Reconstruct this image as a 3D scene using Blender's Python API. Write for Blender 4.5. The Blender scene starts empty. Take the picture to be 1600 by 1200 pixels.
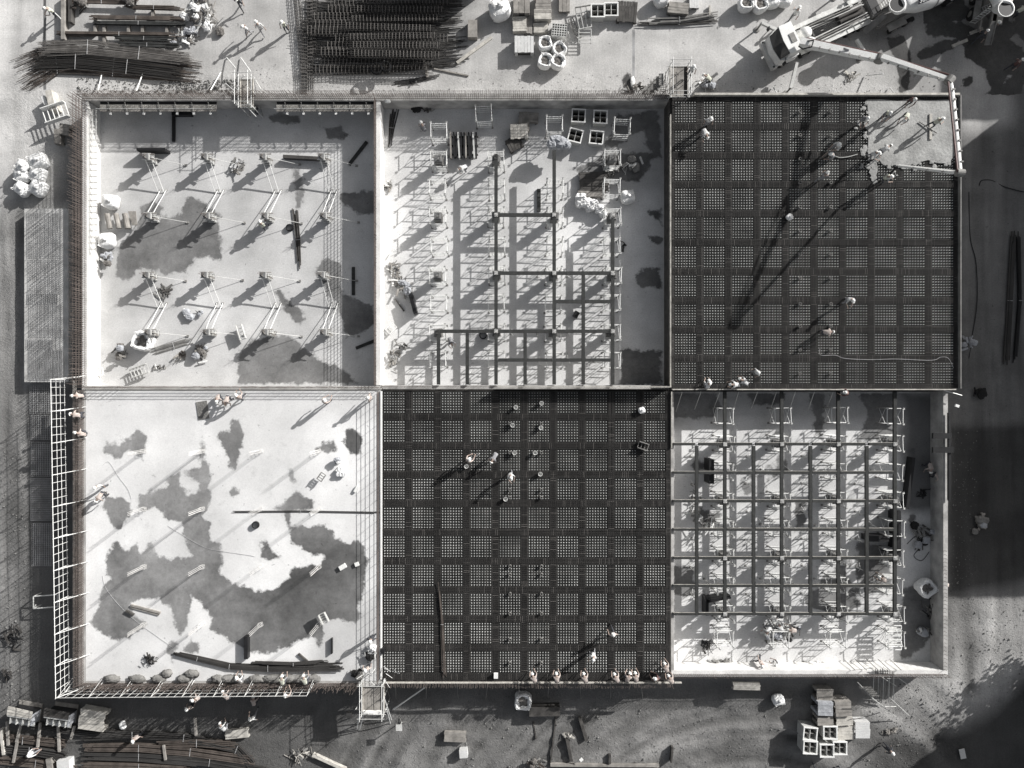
import bpy, math, random
import numpy as np
from mathutils import Vector, Matrix, Euler
R = math.radians
random.seed(7); rng = np.random.default_rng(7)
scene = bpy.context.scene
col = scene.collection

# ------------------------------------------------------------------ camera, sky, sun, exposure
CZ = 57.8                       # drone height above the lower floor slabs (m)
cam_d = bpy.data.cameras.new('camera'); cam = bpy.data.objects.new('camera', cam_d); col.objects.link(cam)
cam.location = (0, 0, CZ); cam.rotation_euler = (0, 0, 0)
cam_d.sensor_width = 36; cam_d.lens = 36 * 55.5 / 80.0
cam_d.clip_start = 0.5; cam_d.clip_end = 2000
scene.camera = cam
SUN_EL = 25.0; SUN_DX, SUN_DY = 0.80, 0.60     # sun stands to the upper right of the photo
world = bpy.data.worlds.new('World'); scene.world = world; world.use_nodes = True
wn = world.node_tree.nodes; wl = world.node_tree.links
bg = wn['Background']; sky = wn.new('ShaderNodeTexSky'); sky.sky_type = 'NISHITA'; sky.sun_disc = False
sky.sun_elevation = R(SUN_EL); sky.sun_rotation = math.atan2(SUN_DX, SUN_DY)
sky.air_density = 1.0; sky.dust_density = 3.0; sky.ozone_density = 0.4
hsv = wn.new('ShaderNodeHueSaturation'); hsv.inputs['Saturation'].default_value = 0.30
wl.new(sky.outputs[0], hsv.inputs['Color']); wl.new(hsv.outputs[0], bg.inputs['Color'])
bg.inputs['Strength'].default_value = 0.074
sun_d = bpy.data.lights.new('sun', 'SUN'); sun = bpy.data.objects.new('sun', sun_d); col.objects.link(sun)
sun_d.energy = 5.0; sun_d.angle = R(0.5); sun_d.color = (1.0, 0.985, 0.965)
ce = math.cos(R(SUN_EL))
sun.rotation_euler = Vector((SUN_DX*ce, SUN_DY*ce, math.sin(R(SUN_EL)))).to_track_quat('Z', 'Y').to_euler()
sun.location = (60, 45, 60)
scene.view_settings.view_transform = 'Standard'; scene.view_settings.look = 'None'
scene.view_settings.gamma = 1; scene.view_settings.exposure = 0.40
scene.view_settings.use_curve_mapping = False
try:
    scene.cycles.max_bounces = 6; scene.cycles.diffuse_bounces = 3
except Exception: pass

ZF = 0.0      # lower floor slabs
ZW = 1.75     # top of the walls
ZD = 2.30     # top of the upper decks
ZG = -0.35    # ground outside

def S(z): return (CZ - z) / (55.5 * 20.0)
def P(px, py, z=0.0): return Vector(((px-800)*S(z), (600-py)*S(z), z))
def V(*a): return Vector(a)

# ------------------------------------------------------------------ mesh builder
class MB:
    def __init__(s): s.v = []; s.f = []; s.m = []; s.mi = 0
    def add(s, vs, fs):
        b = len(s.v); s.v += [tuple(v) for v in vs]; s.f += [tuple(i+b for i in f) for f in fs]; s.m += [s.mi]*len(fs); return s
    BF = ((0,3,2,1),(4,5,6,7),(0,1,5,4),(1,2,6,5),(2,3,7,6),(3,0,4,7))
    def box(s, c, d, rz=0.0, rx=0.0, ry=0.0):
        hx, hy, hz = d[0]/2, d[1]/2, d[2]/2
        m = Euler((rx, ry, rz)).to_matrix(); c = Vector(c)
        vs = [c + m @ Vector(p) for p in ((-hx,-hy,-hz),(hx,-hy,-hz),(hx,hy,-hz),(-hx,hy,-hz),(-hx,-hy,hz),(hx,-hy,hz),(hx,hy,hz),(-hx,hy,hz))]
        return s.add(vs, s.BF)
    def box2(s, x0, x1, y0, y1, z0, z1): return s.box(((x0+x1)/2,(y0+y1)/2,(z0+z1)/2),(abs(x1-x0),abs(y1-y0),abs(z1-z0)))
    def beam(s, p, q, w, h):
        p = Vector(p); q = Vector(q); d = q-p
        if d.length < 1e-5: return s
        d.normalize(); up = Vector((0,0,1)) if abs(d.z) < 0.95 else Vector((0,1,0))
        a = d.cross(up).normalized()*w/2; b = a.cross(d).normalized()*h/2
        vs = [p-a-b, p+a-b, p+a+b, p-a+b, q-a-b, q+a-b, q+a+b, q-a+b]
        return s.add(vs, ((0,1,2,3),(4,7,6,5),(0,4,5,1),(1,5,6,2),(2,6,7,3),(3,7,4,0)))
    def tube(s, p, q, r, n=6, r2=None):
        p = Vector(p); q = Vector(q); d = q-p
        if d.length < 1e-5: return s
        d.normalize(); up = Vector((0,0,1)) if abs(d.z) < 0.95 else Vector((1,0,0))
        a = d.cross(up).normalized(); b = a.cross(d).normalized(); r2 = r if r2 is None else r2
        vs = []
        for c, rr in ((p, r), (q, r2)):
            for k in range(n):
                t = 2*math.pi*(k+0.5)/n; vs.append(c + a*math.cos(t)*rr + b*math.sin(t)*rr)
        fs = [(k, (k+1)%n, n+(k+1)%n, n+k) for k in range(n)] + [tuple(range(n-1,-1,-1)), tuple(range(n, 2*n))]
        return s.add(vs, fs)
    def path(s, pts, r, n=6):
        for a, b in zip(pts, pts[1:]): s.tube(a, b, r, n)
        return s
    def prism(s, poly, z0, z1):
        n = len(poly)
        ar = sum(poly[i][0]*poly[(i+1)%n][1]-poly[(i+1)%n][0]*poly[i][1] for i in range(n))
        if ar < 0: poly = poly[::-1]
        vs = [(x,y,z0) for x,y in poly] + [(x,y,z1) for x,y in poly]
        return s.add(vs, [tuple(range(n-1,-1,-1)), tuple(range(n,2*n))] + [(i,(i+1)%n,n+(i+1)%n,n+i) for i in range(n)])
    def lathe(s, prof, n=16, c=(0,0,0), axis=None):
        # prof: (r, t) along axis
        ax = Vector(axis or (0,0,1)).normalized(); up = Vector((0,0,1)) if abs(ax.z) < .95 else Vector((1,0,0))
        a = ax.cross(up).normalized(); b = ax.cross(a).normalized(); c = Vector(c); vs = []
        for r, t in prof:
            for k in range(n):
                u = 2*math.pi*k/n; vs.append(c + ax*t + a*math.cos(u)*r + b*math.sin(u)*r)
        fs = []
        for j in range(len(prof)-1):
            for k in range(n): fs.append((j*n+k, j*n+(k+1)%n, (j+1)*n+(k+1)%n, (j+1)*n+k))
        fs += [tuple(range(n-1,-1,-1)), tuple(range((len(prof)-1)*n, len(prof)*n))]
        return s.add(vs, fs)
    def blob(s, c, r, seed=0, nu=12, nv=8, amp=0.12, sq=0.75, zmin=None):
        # a lumpy rounded-box body
        rr = random.Random(seed); ph = [(rr.uniform(0,6.28), rr.uniform(0,6.28), rr.randint(2,6), rr.randint(1,4)) for _ in range(6)]
        vs = []
        def sp(v): return math.copysign(abs(v)**sq, v)
        for j in range(nv+1):
            th = math.pi*j/nv - math.pi/2
            for k in range(nu):
                u = 2*math.pi*k/nu
                w = 1 + amp*sum(math.sin(n1*u+a)*math.sin(n2*th*2+b) for a,b,n1,n2 in ph)/2.2
                x = sp(math.cos(th))*sp(math.cos(u))*r[0]*w; y = sp(math.cos(th))*sp(math.sin(u))*r[1]*w; z = sp(math.sin(th))*r[2]*(1+(w-1)*.6)
                p = Vector(c)+Vector((x,y,z))
                if zmin is not None and p.z < zmin: p.z = zmin + 0.002*rr.random()
                vs.append(p)
        fs = [(j*nu+k, j*nu+(k+1)%nu, (j+1)*nu+(k+1)%nu, (j+1)*nu+k) for j in range(nv) for k in range(nu)]
        return s.add(vs, fs)
    def mesh(s, name, mats, off=(0,0,0), smooth=False):
        me = bpy.data.meshes.new(name); o = Vector(off)
        v = np.array(s.v, dtype=float) - np.array(o) if len(s.v) else np.zeros((0,3))
        me.from_pydata(v.tolist(), [], s.f)
        for m in (mats if isinstance(mats, (list,tuple)) else [mats]): me.materials.append(m)
        if isinstance(mats, (list,tuple)) and len(s.m) == len(me.polygons): me.polygons.foreach_set('material_index', s.m)
        if smooth: me.polygons.foreach_set('use_smooth', [True]*len(me.polygons))
        me.update(); return me

def link(name, me, parent=None):
    o = bpy.data.objects.new(name, me); col.objects.link(o)
    if parent is not None: o.parent = parent
    return o
def tag(o, label=None, cat=None, group=None, kind=None):
    if label: o['label'] = label
    if cat: o['category'] = cat
    if group: o['group'] = group
    if kind: o['kind'] = kind
    return o
KIDS = {}
def thing(name, label, cat, loc=(0,0,0), rz=0.0, group=None):
    o = bpy.data.objects.new(name, None); col.objects.link(o); o.empty_display_size = 0.2
    o.location = loc; o.rotation_euler = (0,0,rz); tag(o, label, cat, group); return o
def part(name, mb, m, parent, world=False, smooth=False, label=None, kind=None):
    """world=True: the builder holds scene coordinates; they are moved into the frame of the (unrotated) thing"""
    off = (0,0,0)
    if world:
        p = parent
        while p.parent is not None: p = p.parent
        off = p.location
    o = link(name, mb.mesh(name, m, off, smooth), parent); tag(o, label, None, None, kind)
    KIDS.setdefault(parent.name, []).append(o); return o
def solo(name, mb, m, label, cat, group=None, kind=None, smooth=False):
    """a thing that is one mesh, built in scene coordinates, with its origin at its base"""
    a = np.array(s_ := mb.v); c = (a.min(0)+a.max(0))/2; c[2] = a[:,2].min()
    o = link(name, mb.mesh(name, m, c, smooth)); o.location = c; return tag(o, label, cat, group, kind)
def dup(root, loc, rz=0.0, label=None, group=None, sc=None):
    r = root.copy(); col.objects.link(r); r.location = loc; r.rotation_euler = (0,0,rz)
    if label: r['label'] = label
    if group: r['group'] = group
    if sc: r.scale = sc
    for ch in KIDS.get(root.name, []):
        c = ch.copy(); col.objects.link(c); c.parent = r; KIDS.setdefault(r.name, []).append(c)
        for g in KIDS.get(ch.name, []):
            d = g.copy(); col.objects.link(d); d.parent = c
    return r
ORD = ['zeroth','first','second','third','fourth','fifth','sixth','seventh','eighth','ninth','tenth','eleventh','twelfth','thirteenth','fourteenth','fifteenth']

# ------------------------------------------------------------------ materials
def mat(name, c, rough=0.8, metal=0.0, amt=0.25, scale=1.5, fine=0.12, fscale=14, bump=0.0, bscale=8, warm=None, spec=0.3):
    """base colour times large blotches and fine grain; c is a grey value or rgb"""
    if not isinstance(c, (tuple, list)): c = (c, c, c)
    m = bpy.data.materials.new(name); m.use_nodes = True; N = m.node_tree.nodes; L = m.node_tree.links
    b = N['Principled BSDF']; b.inputs['Roughness'].default_value = rough; b.inputs['Metallic'].default_value = metal
    b.inputs['Specular IOR Level'].default_value = spec
    g = N.new('ShaderNodeNewGeometry'); out = None
    def noise(sc, det, am):
        n = N.new('ShaderNodeTexNoise'); n.inputs['Scale'].default_value = sc; n.inputs['Detail'].default_value = det
        L.new(g.outputs['Position'], n.inputs['Vector'])
        r = N.new('ShaderNodeMapRange'); r.inputs['From Min'].default_value = 0.3; r.inputs['From Max'].default_value = 0.7
        r.inputs['To Min'].default_value = 1-am; r.inputs['To Max'].default_value = 1+am*0.7
        L.new(n.outputs[0], r.inputs['Value']); return r.outputs[0], n.outputs[0]
    a, _ = noise(scale, 3, amt); f, fn = noise(fscale, 2, fine)
    mu = N.new('ShaderNodeMath'); mu.operation = 'MULTIPLY'; L.new(a, mu.inputs[0]); L.new(f, mu.inputs[1])
    mx = N.new('ShaderNodeVectorMath'); mx.operation = 'SCALE'; mx.inputs[0].default_value = c; L.new(mu.outputs[0], mx.inputs['Scale'])
    L.new(mx.outputs[0], b.inputs['Base Color'])
    if bump:
        n = N.new('ShaderNodeTexNoise'); n.inputs['Scale'].default_value = bscale; n.inputs['Detail'].default_value = 4; L.new(g.outputs['Position'], n.inputs['Vector'])
        bp = N.new('ShaderNodeBump'); bp.inputs['Strength'].default_value = bump; bp.inputs['Distance'].default_value = 0.1
        L.new(n.outputs[0], bp.inputs['Height']); L.new(bp.outputs[0], b.inputs['Normal'])
    return m
M = dict(
    conc=mat('concrete', (.50,.495,.48)), concdark=mat('form_face', (.20,.20,.20), amt=.3),
    walltop=mat('wall_concrete', (.42,.41,.395), amt=.35, scale=1.0), form=mat('deck_formwork', (.035,.035,.034), amt=.3),
    panel=mat('former_panel', (.038,.039,.037), amt=.45, scale=.5), peg=mat('former_peg', (.52,.525,.51), amt=.5, scale=.45),
    rebar=mat('rebar_steel', (.047,.045,.043), amt=.3, scale=.5, rough=.7), rust=mat('rusty_rebar', (.12,.10,.09), amt=.4, scale=.6),
    dark=mat('dark_beam_paint', (.038,.039,.038), amt=.3, scale=3), black=mat('black_panel', (.018,.018,.019), rough=.5),
    galv=mat('galvanised_steel', (.58,.58,.56), rough=.45, metal=.2, amt=.2), galvd=mat('weathered_steel', (.22,.215,.205), rough=.55, amt=.3),
    white=mat('white_steel_paint', (.78,.78,.76), rough=.4, amt=.08), bag=mat('white_woven_bag', (.80,.80,.79), amt=.1, bump=.6, bscale=5),
    wood=mat('pale_timber', (.48,.46,.42), amt=.3, scale=2.5), woodg=mat('grey_timber', (.27,.255,.235), amt=.35, scale=2),
    woodd=mat('dark_timber', (.07,.066,.062), amt=.4, scale=2), rubble=mat('rubble', (.16,.15,.14), amt=.5, scale=6),
    skin=mat('skin', (.36,.28,.24), amt=.05), navy=mat('dark_cloth', (.06,.062,.07), amt=.2, scale=6),
    tan=mat('tan_cloth', (.46,.40,.365), amt=.15, scale=6), vest=mat('pale_vest', (.52,.53,.45), amt=.1, scale=6),
    grey=mat('grey_cloth', (.25,.25,.26), amt=.2, scale=6), helmet=mat('white_helmet', (.85,.85,.82), rough=.3, amt=.03),
    glass=mat('windscreen_glass', (.03,.033,.036), rough=.08, spec=.6), rubber=mat('tyre_rubber', (.02,.02,.02), rough=.9),
    red=mat('red_pipe_paint', (.13,.075,.07), rough=.5), sack=mat('grey_sack', (.20,.195,.185), amt=.3, bump=.5), tarp=mat('grey_tarp', (.36,.37,.39), amt=.15, bump=.8, bscale=3),
    mesh=mat('mesh_wire', (.46,.46,.46), rough=.5), off=mat('render_wall', (.4,.39,.37)), leaf=mat('leaves', (.06,.075,.04), amt=.4, scale=3), bark=mat('bark', (.08,.06,.045)),
    panelw=mat('pale_sheet', (.6,.6,.59), rough=.5, amt=.1), hose=mat('hose_rubber', (.03,.03,.03)), stone=mat('stone', (.17,.168,.162), amt=.4, scale=3), wallpale=mat('pale_wall_concrete', (.70,.69,.67), amt=.15, scale=1), stir=mat('stirrup_steel', (.17,.16,.15), amt=.3), brown=mat('brown_steel', (.095,.080,.070), amt=.4),  # wallpale: wall concrete brightened for the walls whose faces catch the sun
)

# ------------------------------------------------------------------ height and colour fields (numpy)
def vnoise(X, Y, sc, seed):
    r = np.random.default_rng(seed); G = r.random((256,256))
    x = X*sc+1000.3; y = Y*sc+1000.7; xi = np.floor(x).astype(int); yi = np.floor(y).astype(int); fx = x-xi; fy = y-yi
    fx = fx*fx*(3-2*fx); fy = fy*fy*(3-2*fy); g = lambda i,j: G[i%256, j%256]
    return (g(xi,yi)*(1-fx)+g(xi+1,yi)*fx)*(1-fy)+(g(xi,yi+1)*(1-fx)+g(xi+1,yi+1)*fx)*fy
def fbm(X, Y, sc, seed, o=4): return sum(vnoise(X,Y,sc*2**k,seed+k)*.5**k for k in range(o))/sum(.5**k for k in range(o))
def sdf(X, Y, poly):
    """signed distance to a polygon, negative inside"""
    d = np.full(X.shape, 1e9); ins = np.zeros(X.shape, bool); n = len(poly)
    for i in range(n):
        ax, ay = poly[i]; bx, by = poly[(i+1)%n]; ex, ey = bx-ax, by-ay
        t = np.clip(((X-ax)*ex+(Y-ay)*ey)/(ex*ex+ey*ey+1e-9), 0, 1); d = np.minimum(d, (X-ax-t*ex)**2+(Y-ay-t*ey)**2)
        c = ((ay > Y) != (by > Y)); c &= X < (bx-ax)*(Y-ay)/(by-ay+1e-12)+ax; ins ^= c
    return np.where(ins, -1, 1)*np.sqrt(d)
def grid_mesh(name, xs, ys, zfun, attrs, m, loc=(0,0,0)):
    X, Y = np.meshgrid(xs, ys); Z = zfun(X, Y); ny, nx = X.shape
    v = np.stack([X, Y, Z], -1).reshape(-1,3); me = bpy.data.meshes.new(name)
    i = np.arange(ny*nx).reshape(ny,nx); q = np.stack([i[:-1,:-1], i[:-1,1:], i[1:,1:], i[1:,:-1]], -1).reshape(-1,4)
    me.vertices.add(len(v)); me.vertices.foreach_set('co', v.ravel().astype(np.float32))
    me.loops.add(q.size); me.loops.foreach_set('vertex_index', q.ravel().astype(np.int32))
    me.polygons.add(len(q)); me.polygons.foreach_set('loop_start', (np.arange(len(q))*4).astype(np.int32))
    me.update(calc_edges=True)
    for k, A in attrs.items():
        at = me.attributes.new(k, 'FLOAT', 'POINT'); at.data.foreach_set('value', A(X, Y).ravel().astype(np.float32))
    me.materials.append(m); return me
def field_mat(name, dry, wet, grain=0.1, bump=0.1, bscale=6, tint=(1,.985,.96), streak=0.0, edge=.8, grit=False):
    """base colour from the 'alb' attribute, crisp stains from the 'wet' attribute, plus grain"""
    m = bpy.data.materials.new(name); m.use_nodes = True; N = m.node_tree.nodes; L = m.node_tree.links; b = N['Principled BSDF']
    b.inputs['Roughness'].default_value = .85; b.inputs['Specular IOR Level'].default_value = .2
    g = N.new('ShaderNodeNewGeometry')
    def noise(sc, det, vec=None, rough=.6):
        n = N.new('ShaderNodeTexNoise'); n.inputs['Scale'].default_value = sc; n.inputs['Detail'].default_value = det; n.inputs['Roughness'].default_value = rough
        L.new(vec or g.outputs['Position'], n.inputs['Vector']); return n.outputs[0]
    def mth(op, a, b_, c=None):
        n = N.new('ShaderNodeMath'); n.operation = op
        for i, v in enumerate((a, b_, c)):
            if v is None: continue
            if isinstance(v, (int, float)): n.inputs[i].default_value = v
            else: L.new(v, n.inputs[i])
        return n.outputs[0]
    def rng_(v, a, b_, c, d):
        r = N.new('ShaderNodeMapRange'); L.new(v, r.inputs[0])
        for i, x in enumerate((a,b_,c,d)): r.inputs[i+1].default_value = x
        return r.outputs[0]
    at = N.new('ShaderNodeAttribute'); at.attribute_name = 'alb'; aw = N.new('ShaderNodeAttribute'); aw.attribute_name = 'wet'
    big = rng_(noise(.35, 5), .3, .7, 1-grain, 1+grain*.8); fine = rng_(noise(9, 4, rough=.8), .25, .75, 1-grain*1.3, 1+grain*1.1)
    v = mth('MULTIPLY', mth('MULTIPLY', at.outputs['Fac'], big), fine)
    if streak:
        mp = N.new('ShaderNodeMapping'); mp.inputs['Scale'].default_value = (5.0, .25, 1); L.new(g.outputs['Position'], mp.inputs['Vector'])
        v = mth('MULTIPLY', v, rng_(noise(1.2, 4, mp.outputs[0]), .3, .7, 1-streak, 1+streak))
    w = mth('ADD', aw.outputs['Fac'], mth('MULTIPLY', mth('SUBTRACT', noise(1.3, 7, rough=.62), .5), edge))
    wm = rng_(w, .45, .57, 0, 1); v = mth('MULTIPLY', v, rng_(w, .2, .5, 1, .95))
    wv = mth('MULTIPLY', rng_(noise(.22, 5, rough=.7), .32, .68, wet*.55, wet*1.35), rng_(noise(3.0, 5, rough=.8), .3, .7, .86, 1.12))
    ad = N.new('ShaderNodeAttribute'); ad.attribute_name = 'damp'; wv = mth('MULTIPLY', wv, mth('SUBTRACT', 1.0, ad.outputs['Fac']))
    mix = mth('MULTIPLY_ADD', wm, mth('SUBTRACT', mth('MULTIPLY', wv, fine), v), v)
    sp = rng_(noise(2.6, 2), .69, .75, 1, .62); mix = mth('MULTIPLY', mix, sp); mix = mth('MULTIPLY', mix, rng_(noise(1.1, 6, rough=.75), .58, .72, 1, .84 if not grit else 1.0))
    sc = N.new('ShaderNodeVectorMath'); sc.operation = 'SCALE'; sc.inputs[0].default_value = tint; L.new(mix, sc.inputs['Scale'])
    L.new(sc.outputs[0], b.inputs['Base Color'])
    if bump:
        bp = N.new('ShaderNodeBump'); bp.inputs['Strength'].default_value = bump; bp.inputs['Distance'].default_value = .12
        L.new(noise(bscale, 6, rough=.75), bp.inputs['Height']); ag = N.new('ShaderNodeAttribute'); ag.attribute_name = 'grit'; L.new(mth('MULTIPLY', ag.outputs['Fac'], bump) if grit else mth('ADD', 0.0, bump), bp.inputs['Strength']); L.new(bp.outputs[0], b.inputs['Normal'])
    return m
def smooth(d, w): return np.clip(.5-d/(2*w), 0, 1)

# ---- ground: one sheet out to the horizon
def gp(l): return [(P(x,y,ZG).x, P(x,y,ZG).y) for x,y in l]
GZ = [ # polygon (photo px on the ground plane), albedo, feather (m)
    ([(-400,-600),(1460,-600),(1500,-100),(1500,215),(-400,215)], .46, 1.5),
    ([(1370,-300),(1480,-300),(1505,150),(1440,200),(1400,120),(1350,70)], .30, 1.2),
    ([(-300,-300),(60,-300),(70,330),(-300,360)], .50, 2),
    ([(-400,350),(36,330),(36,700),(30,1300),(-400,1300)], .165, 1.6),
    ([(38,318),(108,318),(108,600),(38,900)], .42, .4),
    ([(38,600),(150,600),(150,1110),(38,1110)], .13, .5),  # albedo lowered along the building's shadow west of the white deck
    ([(1480,140),(2000,140),(2000,664),(1480,664)], .165, .3),  # east road albedo lowered to match the tone of its shade
    ([(1490,60),(1580,60),(1580,190),(1550,196),(1490,214)], .36, .6),  # sunlit notch put into the albedo, lighter than the shaded road
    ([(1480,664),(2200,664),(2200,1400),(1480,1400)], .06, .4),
    ([(1300,1300),(1380,1120),(1490,1120),(1640,1030),(1900,1030),(1900,1500),(1300,1500)], .075, 1.6),  # shade put into the albedo: south-east ground darkened where it falls
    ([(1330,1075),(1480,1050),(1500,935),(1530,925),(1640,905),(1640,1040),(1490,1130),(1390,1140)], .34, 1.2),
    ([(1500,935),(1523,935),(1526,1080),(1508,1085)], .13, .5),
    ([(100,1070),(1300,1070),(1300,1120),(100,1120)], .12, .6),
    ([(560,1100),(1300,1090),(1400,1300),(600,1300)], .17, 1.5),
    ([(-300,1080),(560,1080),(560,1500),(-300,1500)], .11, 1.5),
    ([(470,-40),(730,-20),(700,100),(480,130),(480,40)], .27, 1.5),  # yard albedo lowered beneath the rebar stack to darken the pile
]
GW = [[(1500,60),(1560,40),(1600,80),(1640,130),(1590,120),(1540,110),(1510,90)], [(1385,60),(1410,55),(1425,90),(1420,140),(1405,150),(1400,100)],
      [(1445,45),(1500,32),(1530,50),(1500,60),(1450,55)], [(1430,85),(1470,62),(1500,60),(1490,75),(1440,95)], [(1503,125),(1518,120),(1520,132),(1508,137)],
      [(1580,0),(1700,0),(1700,130),(1620,100),(1590,50)], [(1540,60),(1560,60),(1560,75),(1540,75)], [(972,120),(984,113),(990,122),(985,136),(975,135)], [(962,146),(985,138),(1000,150)]]
def tracks(X, Y):
    # wheel tracks and scrape marks: long thin noise along the driving directions
    so = smooth(sdf(X,Y,gp([(500,1110),(1400,1095),(1490,1060),(1500,1500),(500,1500)])), 1.5); c, s = math.cos(.32), math.sin(.32)
    e = smooth(sdf(X,Y,gp([(1500,200),(2000,200),(2000,1100),(1500,1100)])), .8); w = smooth(sdf(X,Y,gp([(-300,330),(36,330),(36,1100),(-300,1100)])), .8)
    cx, cy = P(1180,1500,ZG).x, P(1180,1500,ZG).y; rad = np.hypot(X-cx, Y-cy); an = np.arctan2(Y-cy, X-cx)
    t = so*((fbm(rad*1.5, an*2.0, 1.0, 41, 3)-.5)*1.3+(fbm(X*.9+Y*.5,Y*1.3-X*.3,1.0,47,4)-.5)*.8) + e*(fbm(X*1.5+np.sin(Y*.1)*1.2, Y*.10, 1.0, 42, 3)-.5)*1.0 + w*(fbm(X*1.8, Y*.12, 1.0, 43, 3)-.5)*1.2
    no = smooth(sdf(X,Y,gp([(-300,-300),(1480,-300),(1480,130),(-300,300)])), 2); t = t+no*(fbm(X*.12+Y*.05, Y*1.1, 1.0, 44, 3)-.5)*.22 + no*(fbm(X,Y,.6,45)-.5)*.25
    return t
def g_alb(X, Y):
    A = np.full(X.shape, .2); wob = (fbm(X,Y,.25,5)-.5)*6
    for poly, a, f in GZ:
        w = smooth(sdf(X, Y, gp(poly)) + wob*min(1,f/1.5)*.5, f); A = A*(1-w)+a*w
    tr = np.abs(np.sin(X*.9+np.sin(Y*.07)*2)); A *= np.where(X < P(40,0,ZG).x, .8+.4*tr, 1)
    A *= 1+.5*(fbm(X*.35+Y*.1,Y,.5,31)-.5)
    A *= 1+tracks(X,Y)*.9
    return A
def g_wet(X, Y):
    W = np.zeros(X.shape)
    for poly in GW: W = np.maximum(W, smooth(sdf(X,Y,gp(poly)), .5))
    bb = fbm(X,Y,.3,77); zone = (X > P(1440,0,ZG).x) & (Y > P(0,150,ZG).y)
    W = np.maximum(W, np.where(zone, np.clip((bb-.44)*5,0,1), 0)); return W
def g_z(X, Y):
    rough = smooth(sdf(X,Y,gp([(-400,140),(-400,-900),(1500,-900),(1500,140)])), 2)
    far = np.clip((np.hypot(X,Y)-70)/60, 0, 1)
    Z = ZG + ((fbm(X,Y,.5,3)-.5)*.16 + tracks(X,Y)*.24)*(1-rough)*(1-far)
    rut = smooth(sdf(X,Y,gp([(1500,930),(1530,930),(1535,1090),(1505,1090)])), .4)
    Z -= rut*.18*fbm(X,Y,1.2,9)
    heap = smooth(sdf(X,Y,gp([(250,128),(380,122),(380,146),(250,146)])), .5); return Z + heap*.2*fbm(X,Y,1.5,19)
def axis(lo, hi, st):
    a = list(np.arange(lo, hi+1e-6, st)); e = [6,16,40,90,200,450]
    return np.array([lo-x for x in e[::-1]] + a + [hi+x for x in e])
def g_grit(X, Y):
    yard = smooth(sdf(X,Y,gp([(-400,-900),(2000,-900),(2000,600),(1480,660),(1400,136),(0,136),(40,330),(-400,330)])), 2.0)
    heap = smooth(sdf(X,Y,gp([(140,118),(390,118),(390,148),(120,148)])), .6)
    return np.clip(1.0-.88*yard+.9*heap, 0, 1)
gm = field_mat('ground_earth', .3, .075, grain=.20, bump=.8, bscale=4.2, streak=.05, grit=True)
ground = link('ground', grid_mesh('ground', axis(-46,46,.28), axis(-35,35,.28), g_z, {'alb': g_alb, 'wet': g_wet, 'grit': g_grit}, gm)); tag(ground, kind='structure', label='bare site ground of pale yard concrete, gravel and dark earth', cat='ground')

# ---- floor slabs and the poured deck
def poly_w(polys, z): return [[(P(x,y,z).x, P(x,y,z).y) for x,y in pl] for pl in polys]
def slab(name, x0, x1, y0, y1, z, th, base, wet, polys, seed, label, zones=(), res=.14, tint=(1,.995,.985), grain=.17, blotch=None, damp=()):
    a, b = P(x0,y1,z), P(x1,y0,z); W = poly_w(polys, z)
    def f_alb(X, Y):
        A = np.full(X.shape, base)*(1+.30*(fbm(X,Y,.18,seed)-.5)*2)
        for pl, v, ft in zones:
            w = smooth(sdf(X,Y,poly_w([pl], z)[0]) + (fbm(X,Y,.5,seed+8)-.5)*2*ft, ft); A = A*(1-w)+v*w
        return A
    def f_wet(X, Y):
        Q = np.zeros(X.shape)
        for pl in W: Q = np.maximum(Q, smooth(sdf(X,Y,pl)+.08, .8))
        if blotch: Q = np.maximum(Q, np.clip((fbm(X,Y,.22,seed+60)-blotch)*5, 0, 1)*smooth(sdf(X,Y,[(a.x+1,a.y+2),(b.x-1,a.y+2),(b.x-1,b.y-3),(a.x+1,b.y-3)]),1.0))
        return Q
    def f_damp(X, Y):
        D = np.zeros(X.shape)
        for qx, qy, qr, qs in damp:
            c = P(qx,qy,z); d = np.hypot(X-c.x, Y-c.y)/(qr/20)+(fbm(X,Y,.5,seed+90)-.5)*.9; D = np.maximum(D, qs*np.clip(1.35-d,0,1))
        return D
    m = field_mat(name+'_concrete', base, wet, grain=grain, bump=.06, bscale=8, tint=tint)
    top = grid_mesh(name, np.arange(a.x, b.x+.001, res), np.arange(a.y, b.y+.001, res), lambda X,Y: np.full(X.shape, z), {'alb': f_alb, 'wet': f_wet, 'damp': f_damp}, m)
    root = link(name, top); tag(root, label, None, None, 'structure')
    e = MB().box2(a.x, b.x-.0, a.y, b.y, z-th, z-.004); part('slab_edge', e, M['conc'], root); return root
TLS = [[(182,387),(212,355),(225,315),(240,310),(255,325),(253,338),(283,332),(288,310),(300,305),(322,315),(328,330),(335,322),(345,335),(342,355),(348,387),(345,408),(332,410),(325,403),(305,405),(298,418),(292,427),(262,429),(240,425),(218,420),(207,435),(192,440),(180,430)],
       [(490,420),(500,405),(512,403),(530,408),(535,425),(536,455),(548,462),(560,468),(585,475),(588,505),(570,520),(540,530),(533,500),(520,470),(500,440)],
       [(525,300),(588,296),(588,335),(565,338),(545,325),(530,318)], [(420,182),(440,176),(470,180),(468,192),(440,198),(424,194)], [(505,200),(535,196),(548,212),(530,222),(510,216)],
       [(370,580),(372,550),(395,530),(440,520),(460,530),(500,560),(540,575),(560,600),(370,602)], [(456,262),(470,262),(478,300),(470,330),(462,325)],
       [(428,455),(438,450),(447,465),(470,480),(478,500),(470,512),(455,500),(440,480)]]
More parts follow.
